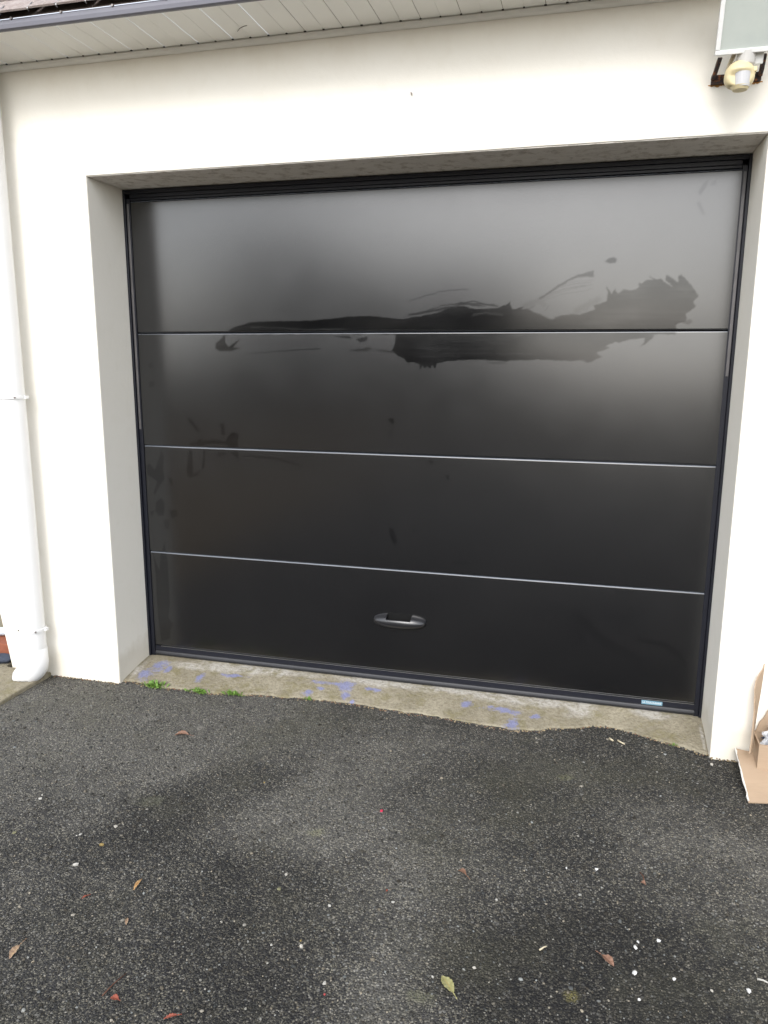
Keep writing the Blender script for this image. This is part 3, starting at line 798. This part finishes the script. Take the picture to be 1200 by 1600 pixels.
for i in range(41):
    x = fx - .077 + .154 * i / 40; e = min(1, 4 * min(i, 40 - i) / 40 + .25)
    if .2 < i / 40 < .78: e *= .5
    up_.append(bm.verts.new((x, -.0012, 2.1845))); lo_.append(bm.verts.new((x, -.0012, 2.183 - .010 * e * rnd.uniform(.3, 1))))
for i in range(40): bm.faces.new((up_[i], lo_[i], lo_[i + 1], up_[i + 1]))
obj('rust_stain', bm, m_plain('orange_rust_stain', (.42, .21, .07), .9, .1, .4, 80, .3), fl)
# grey joint between lamp and sensor
bm = bmesh.new(); tube(bm, [fpt(.004, .02, .002), (fx + .004, -.140, 2.196), (fx - .002, -.130, 2.180)], [.026, .025, .022], 20); obj('joint', bm, NECK, fl, smooth=False)
bm = bmesh.new(); fbox(bm, .020, .050, .012, .03, -.030, .004); obj('terminal_box', bm, FLOODW, fl, bevel=.003)
# sensor head: lathe-like hood with a flat lens window below
sc = Vector((fx - .010, -.142, 2.160))
bm = bmesh.new()
bmesh.ops.create_uvsphere(bm, u_segments=28, v_segments=18, radius=1)
for v in bm.verts:
    x, y, z = v.co
    z2 = max(-.75, z)
    r = 1.0 + .12 * max(0, -z)
    yy = y
    if y < -.55 and z < .12: yy = -.55
    v.co = (sc.x + x * .041 * r, sc.y + yy * .036, sc.z + z2 * .040)
sensor = obj('sensor', bm, SENSOR, fl, smooth=True)
bm = bmesh.new()
tube(bm, [(sc.x + .006, sc.y - .006, sc.z + .004), (sc.x + .006, sc.y - .006, sc.z - .034)], [.0255, .0225], 24)
obj('sensor_lens', bm, LENS, sensor, smooth=False)
bm = bmesh.new(); tube(bm, [(sc.x + .004, sc.y - .004, sc.z - .030), (sc.x + .004, sc.y - .004, sc.z - .040)], [.026, .020], 20)
obj('sensor_base', bm, SENSOR, sensor)
bm = bmesh.new(); box(bm, sc.x + .020, sc.x + .044, sc.y - .016, sc.y + .012, sc.z + .004, sc.z + .018); obj('sensor_clip', bm, SENSOR, sensor, bevel=.003)
for k, dx_ in enumerate((0, .006)):
    bm = bmesh.new(); tube(bm, bez(fpt(-.030 + dx_, .03, .0), (fx - .050 + dx_, -.10, 2.175), (sc.x - .030 + dx_, sc.y + .02, sc.z + .012), 8), .0032, 8)
    obj('cable', bm, CABLEM, fl, smooth=True)

# ------------------------------------------------------------------ cardboard box by the right-hand wall
cb = empty('cardboard_box', (2.75, -.08, GZ), 'torn open brown cardboard box on the tarmac against the right wall', 'box')
bx0, bx1, by0, by1, bt = 2.530, 3.02, -.115, -.008, .088
def sheet(name, pts, th=.004, mat=CARD, jag=0, n=10):
    """a sheet of corrugated board through a quad grid with a slightly torn outline"""
    a, b, c, d = [Vector(p) for p in pts]
    bm = bmesh.new(); nrm = (b - a).cross(d - a).normalized()
    g = []
    for k in (0, 1):
        g.append([[None] * (n + 1) for _ in range(n + 1)])
    R_ = random.Random(int(a.x * 1000) + int(d.z * 1000))
    offs = [[Vector((0, 0, 0)) for _ in range(n + 1)] for _ in range(n + 1)]
    for i in range(n + 1):
        for j in range(n + 1):
            u, v = i / n, j / n
            p = (a * (1 - u) + b * u) * (1 - v) + (d * (1 - u) + c * u) * v
            if jag and (i == 0 or i == n): p = p + (b - a).normalized() * R_.uniform(-jag, jag)
            if jag and j == n: p = p + (d - a).normalized() * R_.uniform(-jag, jag)
            p = p + nrm * .004 * math.sin(u * 5 + v * 3)
            for k in (0, 1): g[k][i][j] = bm.verts.new(p + nrm * (th * (k - .5)))
    for i in range(n):
        for j in range(n):
            bm.faces.new((g[0][i][j], g[0][i][j + 1], g[0][i + 1][j + 1], g[0][i + 1][j])); bm.faces.new((g[1][i][j], g[1][i + 1][j], g[1][i + 1][j + 1], g[1][i][j + 1]))
    for i in range(n):
        bm.faces.new((g[0][i][0], g[0][i + 1][0], g[1][i + 1][0], g[1][i][0])); bm.faces.new((g[0][i][n], g[1][i][n], g[1][i + 1][n], g[0][i + 1][n]))
        bm.faces.new((g[0][0][i], g[1][0][i], g[1][0][i + 1], g[0][0][i + 1])); bm.faces.new((g[0][n][i], g[0][n][i + 1], g[1][n][i + 1], g[1][n][i]))
    return obj(name, bm, mat, cb)
bz = GZ + .012
bm = bmesh.new(); th = .005
box(bm, bx0, bx1, by0, by0 + th, bz, bt); box(bm, bx0, bx1, by1 - th, by1, bz, bt)
box(bm, bx0, bx0 + th, by0 + th + .0003, by1 - th - .0003, bz, bt - .001); box(bm, bx1 - th, bx1, by0 + th + .0003, by1 - th - .0003, bz, bt - .001)
box(bm, bx0 + th, bx1 - th, by0 + th + .0003, by1 - th - .0003, bz + .001, bz + .006)
obj('body', bm, CARD, cb)
sheet('flap', [(bx0 - .026, by0 + .006, bt - .040), (bx0 + .006, by1 - .006, bt - .004), (bx0 + .008, by1 - .006, .335), (bx0 - .020, by0 + .055, .26)], .004, jag=.003)
sheet('flap', [(bx0 + .004, by1 - .006, bt), (bx1 - .003, by1 - .006, bt), (bx1, by1 - .002, .23), (bx0 + .06, by1 - .002, .22)], .004, jag=.003)
A = at(1149, 1169, 1, -.028); B = at(1170, 1252, 2, GZ + .004)
sheet('flap', [(A.x, A.y, A.z), (B.x, B.y, B.z), (2.80, -.235, GZ + .005), (2.78, -.03, GZ + .012)], .004, jag=.003)
bm = bmesh.new(); tube(bm, [A + (B - A) * k + Vector((-.001 + rnd.uniform(-.0015, .0015), 0, .0025)) for k in [i / 14 for i in range(15)]], [.0022 + rnd.uniform(-.0008, .0012) for i in range(15)], 6)
obj('torn_edge', bm, m_plain('torn_paper_edge', (.62, .60, .56), .9, .1), cb)
# plastic bag of parts in the box
bg_ = empty('plastic_bag', (2.70, -.06, bz + .006), 'crumpled clear plastic bag of dark parts lying in the cardboard box', 'bag')
bm = bmesh.new(); bmesh.ops.create_icosphere(bm, subdivisions=4, radius=1)
for v in bm.verts:
    n_ = v.co.normalized(); r = 1 + .16 * math.sin(9 * n_.x + 4 * n_.y) * math.sin(8 * n_.z + 3) + .10 * math.sin(23 * n_.y + 11 * n_.x)
    v.co = (2.705 + n_.x * .135 * r, -.062 + n_.y * .037 * r, .070 + n_.z * .085 * r)
    v.co.z = max(v.co.z, bz + .008)
obj('contents', bm, BAGM, bg_)
bm = bmesh.new(); bmesh.ops.create_icosphere(bm, subdivisions=5, radius=1)
for v in bm.verts:
    n_ = v.co.normalized(); r = 1 + .12 * math.sin(13 * n_.x + 7 * n_.z) * math.sin(11 * n_.z + 5 * n_.y) + .06 * math.sin(31 * n_.y + 17 * n_.x)
    v.co = (2.706 + n_.x * .143 * r, -.062 + n_.y * .0405 * r, .085 + n_.z * .11 * r)
    v.co.z = max(v.co.z, bz + .0075)
obj('film', bm, CLEAR, bg_)

# ------------------------------------------------------------------ beyond the left corner of the house
gw = empty('garden_wall', (-1.9, 1.5, -.03), 'low grey brown roughcast wall behind the left corner of the house', 'wall')
bm = bmesh.new(); box(bm, -3.4, -.9, 1.42, 1.62, -.12, .55); obj('masonry', bm, ROUGHCAST, gw)
bm = bmesh.new(); box(bm, -3.42, -.88, 1.40, 1.64, .5505, .60); obj('coping', bm, GREYS, gw, bevel=.006)
def onground(px, py, y): return at(px, py, 1, y)
p = onground(4, 1028, .10)
bm = bmesh.new(); box(bm, -.84, -.63, .10, .20, -.0298, .035)
tag(obj('brick', bm, BRICK, bevel=.004), 'red brick lying flat past the left wall corner', 'brick')
bm = bmesh.new(); tube(bm, [(-.98, .14, .055), (-.62, .22, .062)], .020, 16, cap=False)
o = obj('plastic_tube', bm, BLUEP, smooth=True)
tag(o, 'pale blue plastic tube resting on the red brick', 'tube'); 
bm = bmesh.new(); bmesh.ops.create_icosphere(bm, subdivisions=3, radius=1)
for v in bm.verts:
    n_ = v.co.copy(); r = 1 + .15 * math.sin(6 * n_.x + 3 * n_.z) * math.cos(5 * n_.y)
    v.co = (-.665 + n_.x * .07 * r, .045 + n_.y * .035 * r, -.012 + n_.z * .022 * r)
tag(obj('dark_stone', bm, DARKS), 'dark blue stone in front of the red brick', 'stone')

# ------------------------------------------------------------------ small things on the tarmac
def gp(px, py, dz=0):
    v = at(px, py, 2, GZ); v.z = undul(v.x, v.y) + dz; return v

def rock(name, px, py, size, mat, label, cat='stone', flat=.6, group=None):
    p = gp(px, py); R_ = random.Random(px * 7 + py)
    bm = bmesh.new(); bmesh.ops.create_icosphere(bm, subdivisions=1, radius=1)
    size *= .66; ax = [R_.uniform(.7, 1.2) for _ in range(2)]; ph = [R_.uniform(0, 6) for _ in range(3)]
    for v in bm.verts:
        n_ = v.co.copy(); r = 1 + .18 * math.sin(3 * n_.x + ph[0]) * math.sin(3 * n_.y + ph[1]) + R_.uniform(-.25, .2)
        v.co = (n_.x * size * ax[0] * r, n_.y * size * ax[1] * r, size * flat * .6 + n_.z * size * flat * r)
    bmesh.ops.recalc_face_normals(bm, faces=bm.faces[:])
    me = bpy.data.meshes.new(name); bm.to_mesh(me); bm.free()
    o = link(name, me, mat); o.location = p; o.rotation_euler.z = R_.uniform(0, 6)
    if group == 'white chips on the right': me.materials[0] = CHIP
    return tag(o, label, cat, group)

rock('stone', 118, 1352, .0125, WHITES, 'largest pale stone on the left half of the tarmac', flat=.75, group='loose stones on the tarmac')
rock('stone', 126, 1304, .0085, WHITES, 'pale stone just above the largest pale stone', group='loose stones on the tarmac')
rock('stone', 63, 1248, .009, WHITES, 'pale stone nearest the left edge below the drainpipe', group='loose stones on the tarmac')
rock('stone', 66, 1242, .005, WHITES, 'tiny pale pebble touching the stone nearest the left edge', group='loose stones on the tarmac')
rock('stone', 120, 1305, .0045, WHITES, 'tiny pale pebble left of the stone above the largest one', group='loose stones on the tarmac')
rock('stone', 181, 1291, .0105, GREYS, 'grey star shaped stone right of the pale stones', flat=.35, group='loose stones on the tarmac')
rock('stone', 22, 1301, .014, LICHEN, 'flat greenish stone by the left edge of the photo', flat=.15, group='loose stones on the tarmac')
rock('stone', 159, 1320, .010, OCHRE, 'yellow ochre lump above the orange straw leaf', flat=.6, group='loose stones on the tarmac')
rock('stone', 993, 1480, .0105, WHITES, 'bright white chip, largest one right of the brown leaf', group='white chips on the right')
rock('stone', 997, 1471, .006, WHITES, 'small white chip just above the largest white chip', group='white chips on the right')
rock('stone', 1029, 1469, .0095, WHITES, 'white chip right of the pair beside the brown leaf', group='white chips on the right')
rock('stone', 992, 1519, .009, WHITES, 'white chip below the largest white chip', group='white chips on the right')
rock('stone', 999, 1561, .0085, WHITES, 'lowest white chip under the brown leaf', group='white chips on the right')
rock('stone', 1053, 1529, .008, WHITES, 'white chip midway between the brown leaf and right edge', group='white chips on the right')
rock('stone', 1170, 1548, .0105, WHITES, 'white chip nearest the lower right corner', group='white chips on the right')
rock('stone', 885, 1356, .006, WHITES, 'left one of two white chips in the right middle', group='white chips on the right')
rock('stone', 932, 1358, .007, WHITES, 'right one of two white chips in the right middle', group='white chips on the right')
rock('stone', 776, 1405, .008, WHITES, 'white splinter right of the brown crumpled leaf', flat=.35, group='loose stones on the tarmac')
rock('stone', 507, 1537, .0075, WHITES, 'round pale pebble left of the yellow green leaf', group='loose stones on the tarmac')
rock('stone', 515, 1415, .007, WHITES, 'pale pebble above the ochre pebble in the middle', group='loose stones on the tarmac')
rock('stone', 471, 1479, .0085, GREYS, 'cream pebble with the ochre crumb behind it', flat=.7, group='loose stones on the tarmac')
rock('stone', 470, 1470, .005, OCHRE, 'ochre crumb behind the cream pebble', group='loose stones on the tarmac')
rock('stone', 424, 1477, .006, WHITES, 'small white chip left of the cream pebble', group='loose stones on the tarmac')
rock('stone', 614, 1409, .008, WHITES, 'pale flat pebble below the red scrap', flat=.4, group='loose stones on the tarmac')
rock('stone', 676, 1526, .0075, WHITES, 'pale pebble just above left of the yellow green leaf', group='loose stones on the tarmac')
rock('stone', 447, 1366, .010, GREYS, 'pale greenish flake left of centre', flat=.25, group='loose stones on the tarmac')
rock('stone', 436, 1389, .010, LICHEN, 'olive flake below the pale greenish flake', flat=.3, group='loose stones on the tarmac')
rock('stone', 1112, 1194, .013, GREYS, 'grey lump on the tarmac at the right wall corner', flat=.6, group='loose stones on the tarmac')
rock('stone', 1112, 1547, .006, GREYS, 'grey chip left of the lowest right white chip', group='loose stones on the tarmac')
rock('stone', 741, 1512, .009, GREYS, 'grey rounded pebble right of the yellow green leaf', group='loose stones on the tarmac')
rock('scrap', 596, 1267, .0085, REDM, 'tiny pinkish red scrap in the middle of the tarmac', 'scrap', flat=.5)
rock('scrap', 507, 1554, .006, m_plain('dull_red_crumb', (.32, .05, .05), .7, .3), 'dull red crumb left of the yellow green leaf', 'scrap', flat=.5)
rock('scrap', 413, 1222, .007, OCHRE, 'orange yellow crumb below the threshold', 'scrap', flat=.7)
rock('scrap', 604, 1391, .006, L_RED, 'rusty crumb beside the pale flat pebble', 'scrap', flat=.4)

def leaf(px0, py0, px1, py1, wid, mat, label, curl=.006, stem=.25, shape=1.0, group='fallen leaves on the tarmac'):
    a, b = gp(px0, py0), gp(px1, py1); L = (b - a).length; ang = math.atan2(b.y - a.y, b.x - a.x)
    R_ = random.Random(px0 + py0)
    n, m = 22, 8; vx, fa, rib = [], [], []
    for i in range(n + 1):
        u = i / n
        w = wid * (math.sin(math.pi * min(1, max(0, (u - 0) / (1 - stem))) ** shape) ** .8 if u < 1 - stem else 0) if True else 0
        w = max(w, .0011) * (1 + R_.uniform(-.06, .06))
        for j in range(-m, m + 1):
            s = j / m
            z = .003 + curl * (abs(s) ** 1.5) * (w / wid) + curl * .9 * math.sin(u * 2.6 + .3) + .0012 * math.sin(u * 40) * s
            vx.append((u * L, s * w, z)); rib.append(1.0 if j == 0 else (.55 if (abs(j) + i * 2) % 6 == 0 else 0.))
    for i in range(n):
        for j in range(2 * m):
            k = i * (2 * m + 1) + j; fa.append((k, k + 1, k + 2 * m + 2, k + 2 * m + 1))
    me = bpy.data.meshes.new('leaf'); me.from_pydata(vx, [], fa)
    me.attributes.new('rib', 'FLOAT', 'POINT').data.foreach_set('value', rib)
    o = link('fallen_leaf', me, mat, smooth=True); o.location = a; o.rotation_euler.z = ang
    md = o.modifiers.new('thickness', 'SOLIDIFY'); md.thickness = .0006
    return tag(o, label, 'leaf', group)
leaf(690, 1526, 714, 1562, .0125, L_GREEN, 'yellow green leaf with brown stalk near the bottom middle', .004, .22)
leaf(959, 1511, 930, 1486, .0105, L_BROWN, 'brown pointed leaf among the white chips', .006, .38)
leaf(15, 1500, 42, 1468, .0085, L_PINK, 'pinkish dry leaf with long stalk at the left edge', .006, .42)
leaf(273, 1150, 303, 1151, .012, L_BROWN, 'brown leaf below the left end of the threshold', .010, .25)
leaf(209, 1392, 222, 1375, .005, m_leaf('orange_straw_leaf', (.36, .20, .08), (.46, .30, .14), (.3, .16, .06)), 'thin orange leaf right of the ochre lump', .004, .1)
leaf(197, 1447, 200, 1436, .004, L_PINK, 'tiny peach leaf scrap below the thin orange leaf', .003, .1)
leaf(173, 1562, 188, 1566, .0075, L_RED, 'small red leaf at the bottom left', .004, .15)
leaf(256, 1595, 284, 1588, .0045, L_RED, 'narrow orange red leaf at the bottom edge', .003, .2)
leaf(716, 1363, 734, 1376, .006, L_BROWN, 'crumpled brown leaf right of the middle', .009, .3)
leaf(1001, 1380, 1009, 1384, .007, L_BROWN, 'small round brown leaf in the right middle', .004, .1)
leaf(128, 1406, 142, 1399, .003, L_RED, 'dark red leaf bit left of the thin orange leaf', .003, .4)

def twig(pts, r, mat, label):
    P_ = [gp(*p, r + .002) for p in pts]
    bm = bmesh.new(); tube(bm, P_, [r * (1 - .4 * i / len(P_)) for i in range(len(P_))], 7)
    return tag(obj('twig', bm, mat, smooth=True), label, 'twig', 'twigs on the tarmac')
twig([(160, 1558), (172, 1545), (180, 1537), (197, 1523)], .0014, TWIGM, 'red brown twig above the small red leaf')
twig([(965, 1158), (970, 1161), (976, 1164)], .0035, STRAWM, 'pale wood splinter below the right end of the door')
twig([(952, 1155), (958, 1159)], .004, STRAWM, 'short pale splinter left of the longer pale splinter')
twig([(843, 1485), (849, 1481), (854, 1479)], .0022, STRAWM, 'bent straw piece left of the brown leaf')
twig([(1183, 1531), (1192, 1533), (1200, 1537)], .0026, WHITES, 'white stick at the right edge of the photo')
twig([(1000, 1364), (1005, 1370), (1006, 1378)], .0015, TWIGM, 'fine brown stalk above the small round brown leaf')

def weed(px, py, r, n, label):
    p = at(px, py, 2, GZ); p.z = GZ; p.y = fronty(p.x) - .006; r *= 1.5
    R_ = random.Random(px)
    vx, fa, tn = [], [], []
    for i in range(n):
        a = R_.uniform(0, 2 * math.pi); L = r * R_.uniform(.45, 1.1); w = L * R_.uniform(.14, .30); el = R_.uniform(.25, 1.25)
        ox, oy = R_.gauss(0, r * .45), R_.gauss(0, r * .18)
        dr_ = Vector((math.cos(a) * math.cos(el), math.sin(a) * math.cos(el) * .7, math.sin(el) * .8)); sd_ = Vector((-math.sin(a), math.cos(a), 0))
        base = len(vx)
        for u, ww, dz_ in ((0, .15, 0), (.35, 1, .0), (.7, .8, -.05), (1, .05, -.22)):
            c = Vector((ox, oy, .002)) + dr_ * (L * u) + Vector((0, 0, dz_ * L))
            c.z = max(c.z, .001)
            for s in (-1, 1): vx.append(c + sd_ * (w * ww * s * .5) + Vector((0, 0, .15 * w * ww))); tn.append(R_.random())
        for k in range(3): b_ = base + k * 2; fa.append((b_, b_ + 1, b_ + 3, b_ + 2))
    me = bpy.data.meshes.new('weed'); me.from_pydata(vx, [], fa)
    me.attributes.new('tone', 'FLOAT', 'POINT').data.foreach_set('value', tn)
    o = link('weed', me, WEEDM); o.location = p
    return tag(o, label, 'weed', 'weeds along the threshold')
weed(241, 1072, .030, 90, 'low green weed nearest the left side of the doorway')
weed(318, 1078, .024, 60, 'ragged green weed second from the left of the doorway')
weed(298, 1076, .014, 24, 'small weed sprig left of the ragged weed')
weed(371, 1081, .022, 70, 'compact bright weed third from the left of the doorway')
weed(478, 1099, .014, 26, 'sparse dull weed under the middle of the door')
weed(1050, 1158, .010, 18, 'tiny weed near the right end of the threshold')

# loose grit in the tarmac: far too many to count
def grit(n, name, label):
    ico = bmesh.new(); bmesh.ops.create_icosphere(ico, subdivisions=1, radius=1)
    base = np.array([v.co[:] for v in ico.verts]); tri = np.array([[v.index for v in f.verts] for f in ico.faces]); ico.free()
    nb, nt = len(base), len(tri)
    # denser close to the camera, inside the part of the drive that is in view
    xs_ = nrs.uniform(-.5, 3.0, n * 3); ys_ = nrs.uniform(-1.75, .12, n * 3)
    fy = np.array([fronty(min(2.41, max(-.02, x))) for x in xs_])
    ok = (ys_ < np.where((xs_ > 0) & (xs_ < 2.4), fy + .004, -.004)) & ~((xs_ < -.335) & (ys_ > -.63))
    v_ = np.stack([xs_ - CAM[0], ys_ - CAM[1], np.full(len(xs_), GZ - CAM[2])], 1) @ RM.T
    px_ = 600 + FPX * v_[:, 0] / v_[:, 2]; py_ = 800 + FPX * v_[:, 1] / v_[:, 2]
    ok &= (px_ > -120) & (px_ < 1320) & (py_ < 1720)
    xs_, ys_ = xs_[ok][:n], ys_[ok][:n]; n = len(xs_)
    size = .0014 + .0022 * nrs.random_sample(n) ** 2 + .0028 * (nrs.random_sample(n) > .97)
    rot = nrs.uniform(0, 6.28, n)
    jit = 1 + nrs.uniform(-.28, .28, (n, nb, 1))
    asp = nrs.uniform(.65, 1.25, (n, 1, 3)); asp[:, :, 2] *= .62
    P_ = base[None] * jit * asp * size[:, None, None]
    c, s = np.cos(rot)[:, None], np.sin(rot)[:, None]
    X = P_[..., 0] * c - P_[..., 1] * s + xs_[:, None]; Y = P_[..., 0] * s + P_[..., 1] * c + ys_[:, None]
    gz = GZ + .0025 * np.sin(3.1 * xs_ + 1.3 * ys_) * np.sin(2.3 * ys_ - .7 * xs_) - .0015
    Z = P_[..., 2] + (gz + size * .18)[:, None]
    co = np.stack([X, Y, Z], -1).reshape(-1, 3).astype(np.float32)
    F = (tri[None] + (np.arange(n) * nb)[:, None, None]).reshape(-1, 3).astype(np.int32)
    me = bpy.data.meshes.new(name)
    me.vertices.add(len(co)); me.vertices.foreach_set('co', co.ravel())
    me.loops.add(F.size); me.loops.foreach_set('vertex_index', F.ravel())
    me.polygons.add(len(F)); me.polygons.foreach_set('loop_start', np.arange(0, F.size, 3, dtype=np.int32))
    me.update(calc_edges=True)
    r = nrs.random_sample(n)
    tone = .8 * np.where(r < .62, .02 + .035 * nrs.random_sample(n), np.where(r < .90, .07 + .08 * nrs.random_sample(n), .15 + .14 * nrs.random_sample(n)))
    warm = nrs.uniform(-.10, .12, n)
    col = np.stack([tone * (1.04 + warm), tone, tone * (.88 - warm * 1.1), np.ones(n)], -1)
    col = np.repeat(col, nb, 0).astype(np.float32)
    me.attributes.new('tone', 'FLOAT_COLOR', 'POINT').data.foreach_set('color', col.ravel())
    o = link(name, me, STONE)
    return tag(o, label, 'grit', kind='stuff')
grit(30000, 'grit', 'loose grey grit scattered over the tarmac')

# crumbs of concrete and earth where the tarmac meets the wall and threshold
R_ = random.Random(3)
vx, fa, cl = [], [], []
ico = bmesh.new(); bmesh.ops.create_icosphere(ico, subdivisions=1, radius=1)
bv = [v.co.copy() for v in ico.verts]; bf = [[v.index for v in f.verts] for f in ico.faces]; ico.free()
for i in range(900):
    x = R_.uniform(-.33, 2.55)
    y = (fronty(x) + R_.gauss(-.004, .006)) if 0 < x < 2.4 else R_.gauss(-.006, .004)
    y = min(y, .2); r = R_.uniform(.0015, .0045); b0 = len(vx)
    for v in bv: vx.append((x + v.x * r * R_.uniform(.7, 1.2), y + v.y * r * R_.uniform(.7, 1.2), GZ + .001 + v.z * r * R_.uniform(.5, .9)))
    fa += [[k + b0 for k in f] for f in bf]
    c = R_.choice([(.30, .24, .15, 1), (.22, .17, .10, 1), (.10, .09, .08, 1), (.05, .05, .05, 1), (.16, .09, .06, 1)])
    cl += list(c) * len(bv)
me = bpy.data.meshes.new('crumbs'); me.from_pydata(vx, [], fa)
me.attributes.new('tone', 'FLOAT_COLOR', 'POINT').data.foreach_set('color', cl)
tag(link('crumbs', me, STONE), 'brown crumbs along the edge of the concrete threshold', 'crumbs', kind='stuff')

# ------------------------------------------------------------------ garden across the drive, seen mirrored in the satin door
def foliage(name, parent, blobs, leafsize, n, mat, seed):
    R_ = np.random.RandomState(seed)
    co, F, tn = [], [], []
    w = np.array([b[3] * b[4] * b[5] for b in blobs]); w = w / w.sum()
    k = 0
    for b, wi in zip(blobs, w):
        m = int(n * wi)
        u = R_.normal(size=(m, 3)); u /= np.linalg.norm(u, axis=1)[:, None]
        rr = R_.uniform(.55, 1.05, (m, 1)); c = np.array(b[:3]) + u * rr * np.array(b[3:6])
        a = R_.normal(size=(m, 3)); a /= np.linalg.norm(a, axis=1)[:, None]
        d = np.cross(a, R_.normal(size=(m, 3))); d /= np.linalg.norm(d, axis=1)[:, None]
        s = leafsize * R_.uniform(.6, 1.4, (m, 1))
        q_ = np.stack([c - a * s, c + d * s * .5, c + a * s, c - d * s * .5], 1)
        co.append(q_.reshape(-1, 3)); F.append(np.arange(m * 4).reshape(m, 4) + k); k += m * 4
        tn.append(np.repeat(R_.random_sample(m), 4))
    co = np.concatenate(co); F = np.concatenate(F); tn = np.concatenate(tn)
    me = bpy.data.meshes.new(name); me.from_pydata(co.tolist(), [], F.tolist())
    me.attributes.new('tone', 'FLOAT', 'POINT').data.foreach_set('value', tn)
    return link(name, me, mat, parent)
hd = empty('hedge', (0, -14, -.06), 'clipped green hedge across the drive, mirrored darkly in the door', 'hedge')
R_ = random.Random(11)
bl = [(-14 + i * 1.0, -14 + R_.uniform(-.3, .3), .75 if i < 16 else .55, .8, .7, R_.uniform(.85, 1.25) * (1 if i < 16 else .7)) for i in range(30)]
foliage('leaves', hd, bl, .09, 26000, HEDGEM, 4)
for i, (x, y, h, r, lab) in enumerate([(-5.2, -15.5, 4.6, 2.6, 'bushy garden tree behind the hedge, taller of the two'), (-1.4, -16.5, 3.4, 1.8, 'smaller bushy tree behind the hedge')]):
    tr = empty('garden_tree', (x, y, -.06), lab, 'tree', 'trees beyond the hedge')
    bm = bmesh.new(); tube(bm, [(x, y, -.1), (x + .08, y, h * .3), (x, y + .1, h * .7)], [.16, .12, .05], 10); obj('trunk', bm, BARK, tr, smooth=True)
    bl = [(x + R_.uniform(-r, r) * .6, y + R_.uniform(-r, r) * .5, h * .62 + R_.uniform(-.28, .28) * h, r * R_.uniform(.4, .6), r * .5, r * R_.uniform(.35, .5)) for _ in range(14)]
    foliage('crown', tr, bl, .10, 9000, HEDGEM, 20 + i)
